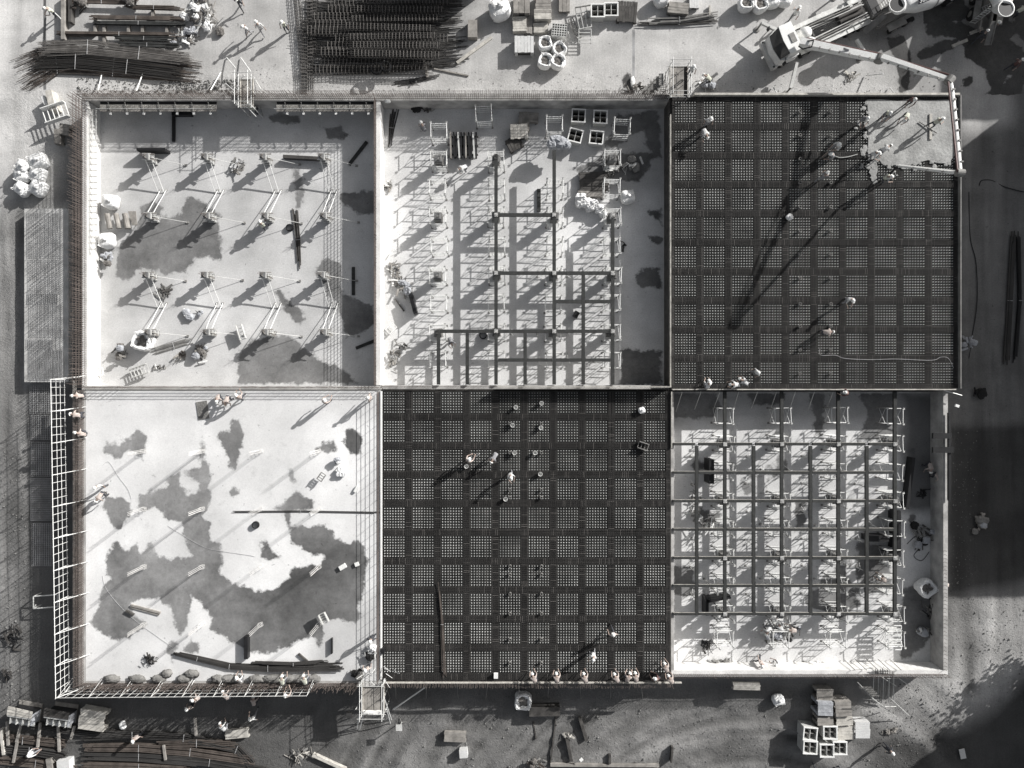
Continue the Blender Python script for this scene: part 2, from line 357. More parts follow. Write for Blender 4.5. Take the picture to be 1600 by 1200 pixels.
slab('floor_slab', 150, 592, 168, 603, ZF, .3, .53, .20, TLS, 11, 'concrete floor slab of the upper left pit, with dark damp patches',
     zones=[([(155,170),(590,170),(590,215),(155,215)], .52, .8), ([(533,215),(590,215),(590,600),(533,600)], .56, .6)])  # strips follow the wall shadows; albedo retoned to match that shade
TMS = [[(960,180),(985,176),(1030,170),(1036,250),(1010,235),(1005,205),(985,215),(960,235),(945,225)], [(990,430),(1000,420),(1030,415),(1036,452),(1000,450),(993,440)],
       [(968,548),(980,541),(995,546),(1020,545),(1036,550),(1036,603),(968,603)], [(1010,330),(1036,325),(1036,352),(1020,345)], [(1010,370),(1036,368),(1036,385),(1015,380)],
       [(905,270),(940,275),(945,282),(1000,285),(1010,270),(1036,235),(950,240),(890,265)]]
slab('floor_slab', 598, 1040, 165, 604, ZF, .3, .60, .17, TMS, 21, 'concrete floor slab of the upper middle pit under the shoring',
     zones=[([(975,300),(1040,300),(1040,600),(975,600)], .62, .8), ([(930,170),(1040,165),(1040,300),(930,300)], .42, .8)])  # east strip's albedo lifted to match the tone of the wall shade
BRS = [[(1050,612),(1120,612),(1130,640),(1110,655),(1050,655)], [(1160,612),(1230,612),(1222,632),(1175,636)], [(1262,612),(1290,612),(1288,690),(1272,680),(1270,650)], [(1340,612),(1400,612),(1400,690),(1340,690),(1352,645)],
       [(1050,880),(1085,885),(1090,935),(1050,930)], [(1340,850),(1395,850),(1395,925),(1350,930),(1335,890)], [(1240,780),(1260,780),(1262,820),(1242,830)], [(1410,920),(1462,905),(1462,990),(1425,1030),(1408,1030),(1405,960)], [(1090,790),(1130,800),(1120,830),(1095,820)]]
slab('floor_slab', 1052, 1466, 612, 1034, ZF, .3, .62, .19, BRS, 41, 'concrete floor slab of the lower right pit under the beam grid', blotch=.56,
     zones=[([(1050,610),(1466,610),(1466,665),(1050,665)], .42, .8), ([(1410,612),(1466,612),(1466,800),(1410,800)], .17, .6)])  # north and east strips: shade of the walls put into the albedo
BLS = [
 [(160,700),(165,690),(185,692),(200,682),(210,672),(218,668),(229,680),(228,700),(222,718),(212,708),(200,703),(190,715),(178,717),(163,708)],
 [(335,680),(355,672),(362,652),(375,655),(382,675),(380,700),(372,725),(368,738),(358,728),(350,705),(342,690)],
 [(233,741),(239,737),(245,741),(244,748),(235,748)], [(356,768),(364,761),(375,765),(374,775),(364,780),(357,776)],
 [(155,792),(168,775),(190,775),(205,785),(208,800),(195,820),(185,830),(175,822),(165,800)],
 [(217,772),(257,760),(265,740),(282,735),(285,760),(295,772),(305,772),(310,755),(290,747),(287,738),(310,730),(310,700),(316,683),(324,695),(322,712),(332,740),(330,762),(332,785),(318,805),(332,817),(328,840),(345,850),(350,877),(345,895),(360,905),(385,915),(400,922),(425,920),(445,905),(460,885),(480,882),(500,880),(503,870),(480,864),(455,850),(450,830),(442,800),(424,795),(442,785),(462,765),(475,777),(495,785),(490,795),(472,798),(455,800),(455,817),(485,822),(507,817),(522,827),(525,840),(540,847),(555,842),(570,852),(572,865),(579,877),(575,888),(572,900),(570,932),(560,945),(565,965),(557,977),(540,972),(520,967),(507,975),(505,1007),(500,1010),(492,1000),(470,1000),(450,1012),(425,1022),(400,1020),(380,1017),(345,995),(327,985),(327,965),(317,947),(300,932),(297,965),(290,990),(282,995),(272,980),(273,967),(265,952),(247,937),(225,937),(205,942),(207,957),(230,972),(225,982),(200,1000),(187,1003),(160,995),(138,972),(150,952),(155,932),(155,920),(170,905),(165,893),(162,877),(172,852),(184,840),(190,855),(200,858),(215,845),(220,862),(237,843),(242,860),(262,872),(297,868),(290,850),(285,835),(283,817),(262,815),(252,800),(240,793),(225,800),(215,797)],
 [(405,840),(418,845),(428,860),(438,868),(436,875),(406,875)], [(492,700),(505,690),(520,689),(531,695),(529,705),(512,711),(500,704),(492,705)],
 [(540,670),(550,667),(560,672),(567,690),(565,710),(557,718),(548,708),(538,700),(536,690)], [(450,733),(456,731),(462,742),(466,753),(460,757),(452,750)],
 [(262,1005),(275,1000),(282,1005),(275,1020),(270,1035),(262,1025),(255,1018)], [(285,1008),(300,1000),(312,1005),(312,1022),(295,1025),(285,1018)]]
slab('concrete_deck', 134, 594, 610, 1064, ZD, .35, .70, .26, BLS, 51, 'freshly cured white concrete deck of the lower left bay, with grey damp patches', res=.11, grain=.10, damp=[(480,930,140,.50),(545,880,70,.5),(362,690,40,.40),(552,690,40,.5),(480,780,40,.3),(425,860,35,.35)],
     zones=[([(134,610),(594,610),(594,652),(134,668)], .64, .7), ([(134,1035),(594,1035),(594,1064),(134,1064)], .62, .5), ([(500,950),(594,930),(594,1050),(470,1050)], .52, 1.2)])

def strip(x0,y0,x1,y1,w,alb,label):
    p_,q_ = P(x0,y0,ZG+.006),P(x1,y1,ZG+.006); n_ = V(-(q_-p_).y,(q_-p_).x,0).normalized()*w/2
    o = solo('drain_strip', MB().add([p_-n_,q_-n_,q_+n_,p_+n_],((0,1,2,3),)), mat('drain_strip', alb, amt=.4, scale=1), label, 'drain', kind='structure'); return o
strip(70,-60,70,140,.22,.16,'dark drain line running south through the north-west yard'); strip(990,46,990,128,.20,.30,'faint drain line in the north yard')
# ================================================================== the walls round the pits
def wall(x0, x1, y0, y1, z1, label, m='walltop', z0=ZG, name='concrete_wall', group=None, formface=None):
    a, b = P(x0,y1,z1), P(x1,y0,z1); t = thing(name, label, 'wall', ((a.x+b.x)/2,(a.y+b.y)/2,z0), 0, group)
    part('wall_body', MB().box2(a.x,b.x,a.y,b.y,z0,z1), M[m], t, True); return t, a, b
def starters(t, pts, z0, h, sp, r=.011, lean=.10, longi=0, lz=(0.1,1.0), m='rust', name='starter_bars', seed=1):
    """upright starter bars in rows along the top of a wall, with long bars tied to them"""
    rr = random.Random(seed); mb = MB()
    for (x0,y0,x1,y1) in pts:
        a, b = P(x0,y0,z0), P(x1,y1,z0); L = (b-a).length; n = int(L/sp); d = (b-a)/n
        for i in range(n+1):
            p = a+d*i+V(rr.uniform(-.015,.015),rr.uniform(-.015,.015),-.02); hh = h*rr.uniform(.9,1.05)
            q = p+V(rr.uniform(-lean,lean)*hh*.5, rr.uniform(-lean,lean)*hh*.5, hh); mb.beam(p,q,r*2,r*2)
    part(name, mb, M[m], t, True, kind=None)
    if longi:
        lb = MB()
        for (x0,y0,x1,y1) in pts:
            for k in range(longi):
                z = z0+lz[0]+(lz[1]-lz[0])*k/max(1,longi-1); a, b = P(x0,y0,z0), P(x1,y1,z0)
                lb.beam(V(a.x,a.y,z), V(b.x,b.y,z+.01), .024,.024)
        part('long_bars', lb, M[m], t, True)
nw, a_, b_ = wall(128,1047,148,157,ZW,'long north wall bristling with upright starter bars above the upper pits')
starters(nw, [(130,150,1046,150),(130,155,1046,155)], ZW, 1.15, .16, longi=3, lz=(.15,.95), seed=2)
ww, _, _ = wall(128,137,158,603,ZW,'west wall of the upper left pit with a dense fringe of tall starter bars','wallpale')
starters(ww, [(129.5,158,129.5,602),(135,158,135,602)], ZW, 1.9, .17, r=.011, longi=4, lz=(.2,1.3), seed=3)
dw, _, _ = wall(585.5,594,158,602,ZW,'pale wall dividing the upper left pit from the shored middle pit','wallpale')
starters(dw, [(588,158,588,602)], ZW, .95, .3, longi=6, lz=(.12,.92), seed=4)
cw, _, _ = wall(128,596,603,609,ZW+.1,'cross wall between the upper left pit and the white concrete deck')
starters(cw, [(130,605,596,605)], ZW+.1, 1.25, .2, longi=5, lz=(.45,1.2), seed=5)
cw2, _, _ = wall(597.5,1047,602,608,ZW,'cross wall between the shored middle pit and the lower rebar deck')
starters(cw2, [(598,604,1046,604)], ZW, .9, .2, longi=3, lz=(.4,.85), seed=6)
ew, _, _ = wall(1474,1481,612,1047,ZW,'east wall of the lower right pit with its pale inner face','walltop')
starters(ew, [(1476,860,1476,1046)], ZW, .35, .3, seed=7)
sw, _, _ = wall(1049,1481,1047.5,1057,ZW,'south wall of the lower right pit, its inner face blazing white in the sun','wallpale')
starters(sw, [(1050,1053,1478,1053)], ZW, .9, .14, longi=2, lz=(.1,.3), seed=8)
dw2, _, _ = wall(1048.5,1053,612,1047,ZW,'low wall between the lower rebar deck and the beam grid pit')
wl2, _, _ = wall(121,133.5,610,1073,ZD,'west edge wall of the white deck with rusty bars standing out of it', z0=ZG)
starters(wl2, [(123,610,123,1072),(127,610,127,1072),(131,610,131,1072)], ZD, .75, .13, r=.013, longi=4, lz=(.1,.6), seed=9)
ws2, _, _ = wall(134,598,1064.5,1073,ZD,'south edge wall of the white deck with leaning rusty starter bars', z0=ZG)
starters(ws2, [(134,1067,560,1067),(134,1071,560,1071)], ZD, 1.2, .12, r=.013, lean=.5, longi=4, lz=(.08,.5), seed=10)

# timber boarding nailed along deck rims
def rim(x0,y0,x1,y1,z,w,h,label,m='wood'):
    a,b = P(x0,y0,z),P(x1,y1,z); mb = MB().beam(a,b,w,h)
    return solo('edge_board', mb, M[m], label, 'board', 'edge boards round the decks')
rim(1084,148.5,1497,148.5,ZD+.12,.16,.5,'pale edge board along the north rim of the right rebar deck')
rim(1498.5,150,1498.5,607,ZD+.10,.07,.5,'thin pale edge board along the east rim of the right rebar deck','galvd')
rim(1047.2,180,1047.2,604,ZD+.06,.07,.4,'thin pale edge board between the shored pit and the right rebar deck')
rim(596,611,596,1060,ZD+.06,.11,.3,'white edge board between the white deck and the lower rebar deck','white')
rim(1050,608.5,1492,608.5,ZD+.05,.08,.35,'pale edge board along the south rim of the right rebar deck')
rim(600,1066.5,1065,1066.5,ZD+.16,.07,.2,'pale edge board along the south rim of the lower rebar deck','wood')
rim(1049,612,1049,700,ZD+.05,.07,.3,'short pale edge board at the east rim of the lower rebar deck')

# ================================================================== the two rebar decks
def former_proto():
    t = thing('void_former', 'x', 'void former', (0,0,0), 0, 'void former panels set in rows on the rebar decks')
    xs = [-.93]; 
    for i in range(8): xs += [-.742+.212*i-.028, -.742+.212*i+.028]
    xs.append(.93); zl, zh = .40, .53; b = MB(); vid = {}; vs = []; fs = []; ms = []
    def vx(i, j, z):
        k = (i, j, z)
        if k not in vid: vid[k] = len(vs); vs.append((xs[i], xs[j], z))
        return vid[k]
    hi = lambda i, j: 0 <= i < 17 and 0 <= j < 17 and i % 2 == 1 and j % 2 == 1
    for i in range(17):
        for j in range(17):
            z = zh if hi(i,j) else zl; fs.append((vx(i,j,z),vx(i+1,j,z),vx(i+1,j+1,z),vx(i,j+1,z))); ms.append(1 if hi(i,j) else 0)
            if hi(i,j):
                for (a0,b0),(a1,b1) in (((i,j),(i+1,j)),((i+1,j),(i+1,j+1)),((i+1,j+1),(i,j+1)),((i,j+1),(i,j))):
                    fs.append((vx(a0,b0,zl),vx(a1,b1,zl),vx(a1,b1,zh),vx(a0,b0,zh))); ms.append(1)
    for i in range(17):
        for (a0,b0),(a1,b1) in (((i,0),(i+1,0)),((i+1,17),(i,17)),((0,i+1),(0,i)),((17,i),(17,i+1))):
            fs.append((vx(a0,b0,0),vx(a1,b1,0),vx(a1,b1,zl),vx(a0,b0,zl))); ms.append(0)
    b.v = vs; b.f = fs; b.m = ms; part('former_body', b, [M['panel'], M['peg']], t); return t
former = former_proto(); used = [False]
def rebar_deck(key, x0, x1, y0, y1, cx0, cy0, px_, py_, rowname, label):
    z = ZD; a, b = P(x0,y1,z), P(x1,y0,z)
    base = MB().box2(a.x,b.x,a.y,b.y,ZD-.62,ZD-.50); fw = solo('deck_formwork', base, M['form'], 'dark plywood formwork floor under the %s' % key, 'formwork', 'plywood formwork floors of the rebar decks')
    sk = MB(); sk.box2(a.x,b.x,a.y-.12,a.y,ZG,ZD-.3); sk.box2(a.x-.0,b.x,b.y,b.y+.1,ZG,ZD-.3); sk.box2(b.x,b.x+.1,a.y,b.y,ZG,ZD-.3); sk.box2(a.x-.1,a.x,a.y,b.y,ZG,ZD-.3)
    part('side_formwork', sk, M['woodd'], fw)
    for v in fw.children: v.data.transform(Matrix.Translation(-fw.location))
    for j in range(10):
        for i in range(10):
            c = P(cx0+px_*i, cy0+py_*j, z); l = (c.x, c.y, ZD-.50)
            lb = 'void former with white pegs, %s row from the north and %s column, %s' % (ORD[j+1], ORD[i+1], rowname)
            if not used[0]: former.location = l; former['label'] = lb; used[0] = True
            else: dup(former, l, 0, lb)
    t = thing('rebar_mat', label, 'rebar mat', ((a.x+b.x)/2,(a.y+b.y)/2,ZD-.1), 0, 'tied rebar mats of the two decks')
    rr = random.Random(3)
    offs = [-.848+.212*k for k in range(9)] + [.95, 1.03, 1.11, 1.19, 1.28]
    bx = MB()
    for j in range(-1,10):
        cy = P(0,cy0+py_*j,z).y
        for k,o in enumerate(offs):
            y = cy-o
            if a.y+.03 < y < b.y-.03: bx.mi = 1 if rr.random() < .3 else 0; bx.beam(V(a.x+.02,y,ZD-.055),V(b.x-.02,y+rr.uniform(-.03,.03),ZD-.055),.016,.016)
    part('east_west_bars', bx, [M['rebar'],M['stir']], t, True)
    by = MB()
    for i in range(-1,10):
        cx = P(cx0+px_*i,0,z).x
        for k,o in enumerate(offs):
            x = cx+o
            if a.x+.03 < x < b.x-.03: by.mi = 1 if rr.random() < .3 else 0; by.beam(V(x,a.y+.02,ZD-.03),V(x+rr.uniform(-.03,.03),b.y-.02,ZD-.03),.016,.016)
    part('north_south_bars', by, [M['rebar'],M['stir']], t, True)
    hw = .23
    for k in range(11):
        X = P(cx0+px_*(k-.5),0,z).x; mb = MB(); e0, e1 = max(a.x+.03,X-hw), min(b.x-.03,X+hw)
        for q in range(7):
            xx = e0+(e1-e0)*q/6
            for zz in (ZD-.40,ZD-.015): mb.beam(V(xx,a.y+.03,zz),V(xx+rr.uniform(-.02,.02),b.y-.03,zz),.024,.024)
        y = a.y+.1
        while y < b.y-.1:
            mb.mi = 1 if rr.random()<.16 else 0; mb.beam(V(e0,y,ZD+.004),V(e1,y+rr.uniform(-.03,.03),ZD+.004),.02,.016); mb.mi = 0; y += .15
        part('beam_cage', mb, [M['rebar'],M['stir']], t, True, kind=None)
    for k in range(11):
        Y = P(0,cy0+py_*(k-.5),z).y; mb = MB(); e0, e1 = max(a.y+.03,Y-hw), min(b.y-.03,Y+hw)
        for q in range(7):
            yy = e0+(e1-e0)*q/6
            for zz in (ZD-.44,ZD+.02): mb.beam(V(a.x+.03,yy,zz),V(b.x-.03,yy+rr.uniform(-.02,.02),zz),.022,.022)
        x = a.x+.1
        while x < b.x-.1:
            mb.mi = 1 if rr.random()<.16 else 0; mb.beam(V(x,e0,ZD+.036),V(x+rr.uniform(-.03,.03),e1,ZD+.036),.018,.014); mb.mi = 0; x += .15
        part('beam_cage', mb, [M['rebar'],M['stir']], t, True)
    return t
rebar_deck('right rebar deck',1049.5,1497,150.5,606.5,1071,175,44.7,45.3,'upper right deck','dark tied rebar mat over the upper right deck beside the pump boom')
rebar_deck('lower rebar deck',598.5,1048,610,1064.5,616,629,45.2,45.05,'lower middle deck','dark tied rebar mat over the lower middle deck')

# fringe of bars on the south edge of the lower deck
fr = MB(); rr = random.Random(12)
x = 600
while x < 1049:
    p = P(x,1064,ZD+.02); fr.beam(p, p+V(rr.uniform(-.05,.05),-.28+rr.uniform(-.05,.05),rr.uniform(.5,.75)),.022,.022); x += 2.3
solo('starter_bars', fr, M['rust'], 'row of short upright bars along the south edge of the lower rebar deck', 'rebar')
# thin plastic-like sleeves standing in the mats
sl = thing('pipe_sleeve','x','pipe sleeve',(0,0,0),0,'round pipe sleeves standing in the rebar mats')
ring = MB(); n = 16
for k in range(n):
    a0, a1 = 2*math.pi*k/n, 2*math.pi*(k+1)/n
    for r0, r1 in ((.085,.115),):
        ring.add([(r0*math.cos(a0),r0*math.sin(a0),0),(r1*math.cos(a0),r1*math.sin(a0),0),(r1*math.cos(a1),r1*math.sin(a1),0),(r0*math.cos(a1),r0*math.sin(a1),0),
                  (r0*math.cos(a0),r0*math.sin(a0),.22),(r1*math.cos(a0),r1*math.sin(a0),.22),(r1*math.cos(a1),r1*math.sin(a1),.22),(r0*math.cos(a1),r0*math.sin(a1),.22)],((4,5,6,7),(1,2,6,5),(3,0,4,7)))
part('sleeve_ring', ring, M['galvd'], sl)
first = True
for deck, lx, ys in (('upper right deck',(1249,1297),(175,212,249,286,324,361,398,435,475,510,547,584)),('lower middle deck',(797,846),(662,707,765,777,884,897,927,958,998,1035))):
    for ci, X in enumerate(lx):
        for j, Y in enumerate(ys):
            lb = 'round pipe sleeve, %s from the north in the %s line, %s' % (ORD[j+1], ('west','east')[ci], deck); l = P(X,Y,ZD+.05)
            if first: sl.location = l; sl['label'] = lb; first = False
            else: dup(sl, l, 0, lb)
# the fresh concrete being poured at the pump hose
def organic(poly, z, h, m, label, name, cat, seed, jit=.12, kind=None, n=6):
    pts = [P(x,y,z) for x,y in poly]; rr = random.Random(seed); out = []
    for i in range(len(pts)):
        a, b = pts[i], pts[(i+1)%len(pts)]
        for k in range(n): p = a.lerp(b, k/n); out.append((p.x+rr.uniform(-jit,jit), p.y+rr.uniform(-jit,jit)))
    return solo(name, MB().prism(out, z-.35, z+h), M[m], label, cat, kind=kind)
fc = mat('fresh_concrete', (.30,.30,.29), amt=.28, scale=.9, fine=.2, fscale=9, bump=.22, bscale=5, rough=.6)
M['fresh'] = fc
organic([(1356,156),(1494,156),(1494,238),(1484,256),(1450,252),(1410,262),(1386,258),(1366,250),(1356,252)], ZD+.05, .03, 'fresh', 'area of freshly poured wet grey concrete under the pump hose', 'fresh_concrete', 'fresh concrete', 3)
organic([(1359,250),(1370,250),(1369,285),(1362,288),(1360,270)], ZD+.045, .02, 'fresh', 'narrow tongue of spilled fresh concrete running south off the pour', 'fresh_concrete', 'fresh concrete', 4)

# ================================================================== shoring towers and beams
def prism_leg(mb, x, y, h): mb.tube((x,y,0),(x,y,h),.03,6)
def tower_proto(h=1.74, w=1.25, d=1.22):
    t = thing('shoring_tower','x','shoring tower')
    for x in (-w/2, w/2):
        for y in (-d/2, d/2):
            mb = MB(); mb.tube((x,y,.02),(x,y,h-.05),.030,6); part('leg', mb, M['galvd'], t)
            hd = MB(); hd.box((x,y,h-.02),(.15,.13,.02)); hd.box((x,y-.06,h+.02),(.15,.012,.07)); hd.box((x,y+.06,h+.02),(.15,.012,.07)); part('head_plate', hd, M['galv'], t)
            bp = MB(); bp.box((x,y,.012),(.16,.16,.02)); part('base_plate', bp, M['galvd'], t)
    for y in (-d/2, d/2):
        f = MB()
        for z in (.22,.60,1.0,1.40): f.tube((-w/2,y,z),(w/2,y,z),.032,5)
        f.tube((-w/2+.28,y,.22),(-w/2+.28,y,1.40),.018,4); f.tube((w/2-.28,y,.22),(w/2-.28,y,1.40),.018,4)
        part('ladder_frame', f, M['white'], t)
    for x in (-w/2, w/2):
        f = MB(); f.tube((x,-d/2,.35),(x,d/2,1.35),.015,4); f.tube((x,-d/2,1.35),(x,d/2,.35),.015,4); f.tube((x,-d/2,h-.12),(x,d/2,h-.12),.03,5)
        part('cross_brace', f, M['white'], t)
    return t
tower = tower_proto()
col_p = thing('column_form','x','column form')
cb = MB(); cb.box((0,0,.86),(.5,.5,1.72)); part('form_box', cb, M['concdark'], col_p)
cl = MB()
for z in (.35,.85,1.35): cl.box((0,.28,z),(.72,.05,.08)); cl.box((0,-.28,z),(.72,.05,.08)); cl.box((.28,0,z),(.05,.5,.08)); cl.box((-.28,0,z),(.05,.5,.08))
part('clamp_ring', cl, M['galvd'], col_p)
rb = MB(); rr = random.Random(5)
for k in range(9): rb.tube((rr.uniform(-.2,.2),rr.uniform(-.2,.2),1.7),(rr.uniform(-.25,.25),rr.uniform(-.2,.25),2.05+rr.uniform(0,.2)),.012,4)
for z in (1.78,1.9): rb.box((0,.2,z),(.42,.015,.015)); rb.box((0,-.2,z),(.42,.015,.015)); rb.box((.2,0,z),(.015,.4,.015)); rb.box((-.2,0,z),(.015,.4,.015))
part('starter_cage', rb, M['galvd'], col_p)
T1 = [False]; C1 = [False]
def put(proto, flag, loc, rz, lb, group):
    if not flag[0]: proto.location = loc; proto.rotation_euler = (0,0,rz); proto['label'] = lb; proto['group'] = group; flag[0] = True; return proto
    return dup(proto, loc, rz, lb, group)
rr = random.Random(17)
for ci, X in enumerate((684.5,775,866,957.5)):
    for j, Y in enumerate((203,247,292,337,383,429,473,519,562,592)):
        if (j == 0 and ci in (1,2,3)) or (ci == 2 and j == 1) or (j == 9): continue
        rz = R(rr.uniform(-2.5,2.5)); l = P(X+rr.uniform(-1.5,1.5),Y+rr.uniform(-1,1),1.6); l.z = .004
        put(tower, T1, l, rz, 'shoring tower in middle pit, %s row from north, %s column from west' % (ORD[j+1], ORD[ci+1]), 'shoring towers in the upper middle pit')
        if j in (1,3,5,7):
            put(col_p, C1, l, R(rr.uniform(-3,3)), 'grey column form inside a shoring tower, %s row and %s column, middle pit' % (ORD[(j+1)//2], ORD[ci+1]), 'column forms inside the shoring towers')
for ci, X in enumerate((1133,1222,1310.5,1399)):
    for j, Y in enumerate((650,694,738,783,827,872,916,960,1000)):
        if rr.random() < .04: continue
        rz = R(rr.uniform(-3,3)); l = P(X+rr.uniform(-2,2),Y+rr.uniform(-1,1),1.6); l.z = .004
        put(tower, T1, l, rz, 'shoring tower in right pit, %s row from north, %s beam line from west' % (ORD[j+1], ORD[ci+1]), 'shoring towers under the beam grid')
        if j in (1,3,5,7):
            put(col_p, C1, l, R(rr.uniform(-3,3)), 'grey column form below a beam crossing, %s row and %s line, right pit' % (ORD[(j+1)//2], ORD[ci+1]), 'column forms below the beam crossings')
def beam(kind, x0,y0,x1,y1,label,group,z=1.99,w=.27,lip=True):
    a,b = P(x0,y0,z),P(x1,y1,z); a.z = b.z = z-.1; mb = MB()
    t = thing('formwork_beam', label, 'beam', (((a+b)/2).x,((a+b)/2).y,z-.2), 0, group)
    mb.beam(a,b,w,.2); part('beam_body', mb, M['dark'], t, True)
    if lip:
        d = (b-a).normalized(); n = V(-d.y,d.x,0)
        if abs(d.x) > .5: n = V(0,1,0)
        e = MB().beam(a+n*(w/2+.012)+V(0,0,.08),b+n*(w/2+.012)+V(0,0,.08),.022,.05); part('edge_strip', e, M['wood'], t, True)
    return t
G1 = 'dark beams over the shoring of the middle pit'; G2 = 'dark beams of the grid over the right pit'
for X,y0,y1,q in ((775,240,601,'long dark beam running north-south, second line from the west, middle pit'),(866,235,601,'long dark beam running north-south, starting at the blue-grey tarp, middle pit'),(957.5,343,601,'easternmost long dark beam of the middle pit'),
              (685,519,601,'short dark beam at the south-west corner of the middle pit'),(730,519,601,'short dark beam second from the west by the cross wall, middle pit'),(820.5,519,601,'short dark beam between the two long ones by the cross wall, middle pit'),(911.5,428,601,'half-length dark beam between the third and the last line, middle pit')):
    beam('v',X,y0,X,y1,q,G1,lip=False)
for Y,segs in ((335.5,[(778,863)]),(426.5,[(778,863),(869,954)]),(471,[(869,908.5),(914.5,954)]),(517.5,[(682,772),(778,863),(869,954)]),(562.5,[(778,863),(869,954)])):
    for x0,x1 in segs: beam('h',x0,Y,x1,Y,'dark cross beam at height %s of the middle pit, between the beams near %s' % ({335.5:'of the white debris heap, the northernmost row',426.5:'just below it, the second row',471:'the third row',517.5:'the fourth row',562.5:'the last row by the cross wall'}[Y], {778:'the second line',869:'the tarp line',914.5:'the eastern line',682:'the south-west corner'}.get(x0,'east')) ,G1,z=1.985,lip=False)
cols = [1089,1133,1178,1222,1267,1310.5,1355,1399]
for i,X in enumerate(cols):
    y0 = 612 if i%2 else 697
    beam('v',X,y0,X,962,'%s dark beam of the right pit running north-south, %s from the west' % ('long' if i%2 else 'shorter', ORD[i+1]),G2,lip=False,w=.25)
for j,Y in enumerate((694,738.5,783,827.5,872,915.5,959.5)):
    for i in range(7):
        beam('h',cols[i]+2.8,Y,cols[i+1]-2.8,Y,'dark cross beam in %s row from the north, %s bay from the west, right pit' % (ORD[j+1],ORD[i+1]),G2,z=1.985,w=.22)
    beam('h',1052,Y,1086,Y,'short dark cross beam in %s row reaching the west wall of the right pit' % ORD[j+1],G2,z=1.985,w=.2)
capm = MB(); capm.box((0,0,.02),(.30,.30,.035)); capm.box((0,0,.045),(.18,.18,.02))
cap = thing('joint_plate','x','joint plate'); part('plate', capm, M['conc'], cap); CP = [False]
for pit, Xs, Ys in (('right pit',(1133,1222,1310.5,1399),(694,783,872,959.5)),('middle pit',(775,866,957.5),(426.5,517.5)),('middle pit north row',(775,866,957.5),(335.5,))):
    for i,X in enumerate(Xs):
        for j,Y in enumerate(Ys):
            l = P(X,Y,1.99); put(cap, CP, l, 0, 'pale square plate on a beam crossing, %s row and %s column, %s' % (ORD[j+1],ORD[i+1],pit), 'pale plates on the beam crossings')
# ================================================================== braced column forms of the upper left pit
def braced(south):
    t = thing('braced_column','x','column form')
    b = MB(); b.box((-.08,0,.83),(.42,.42,1.66)); part('form_box', b, M['concdark'], t)
    c = MB()
    for z in (.35,.9,1.5): c.box((-.08,.24,z),(.66,.06,.09)); c.box((-.08,-.24,z),(.66,.06,.09)); c.box((.16,0,z),(.06,.42,.09)); c.box((-.32,0,z),(.06,.42,.09))
    part('clamp_ring', c, M['galv'], t)
    w = MB(); w.box((.35,-.1,1.2),(.55,.10,.12),rz=R(-30)); w.box((.32,.22,1.45),(.45,.06,.08)); w.box((.42,-.25,1.5),(.55,.05,.05),rz=R(-8)); w.box((-.08,.1,1.72),(.30,.04,.05),rz=R(50)); w.box((-.08,-.1,1.70),(.30,.04,.05),rz=R(-40))
    part('working_bracket', w, M['woodg'], t)
    s = -1 if south else 1
    for k,dx in enumerate((-.15,.32)):
        p = MB(); q = V(dx+.35*(1 if south else 1)-.0, 2.45*s, .05); p.tube((dx,.25*s,1.45),q,.028,6); part('push_prop', p, M['white'], t)
        pb = MB(); pb.box(q-V(0,0,.02),(.14,.12,.05)); part('prop_foot', pb, M['galvd'], t)
    p = MB(); p.tube((.2,-.02,1.40),(2.35,-.2,.05),.020,6); part('side_prop', p, M['galv'], t)
    pb = MB(); pb.box((2.38,-.2,.04),(.22,.16,.08)); part('prop_foot', pb, M['galvd'], t)
    rb = MB(); rr = random.Random(9)
    for k in range(6): rb.tube((-.08+rr.uniform(-.15,.15),rr.uniform(-.15,.15),1.6),(-.08+rr.uniform(-.3,.3),rr.uniform(-.2,.25),1.9+rr.uniform(0,.25)),.012,4)
    part('starter_cage', rb, M['rust'], t); return t
bs, bn = braced(True), braced(False); FS = [False]; FN = [False]
for j,Y in enumerate((246,338,430,519)):
    for i,X in enumerate((232,323,414,505)):
        l = P(X+(3 if j%2 else 0),Y,1.3); l.z = .004
        put(bs if j%2==0 else bn, FS if j%2==0 else FN, l, R(random.uniform(-2,2)), 'column form held by white push props, %s row from north, %s from west' % (ORD[j+1],ORD[i+1]), 'braced column forms in the upper left pit')
# column starter bars standing through the white deck
ss = thing('column_starter','x','rebar starter'); b = MB()
for k in range(5): b.beam((-.14+.07*k,-.14+.07*((k*2)%5),0),(-.14+.07*k+.02,-.14+.07*((k*2)%5)+.02,2.3+.12*k),.018,.018)
for z in [.15*i for i in range(3)]: b.box((0,.15,z+.05),(.34,.014,.014)); b.box((0,-.15,z+.05),(.34,.014,.014)); b.box((.16,0,z+.05),(.014,.3,.014)); b.box((-.16,0,z+.05),(.014,.3,.014))
part('bar_cage', b, M['wallpale'], ss); SF = [False]
for j in range(4):
    for i in range(4):
        l = P(226+91*i, 705+90*j, ZD); put(ss, SF, l, R(10*i), 'slim column starter cage rising from the white deck, %s row and %s column' % (ORD[j+1],ORD[i+1]), 'column starter cages on the white deck')

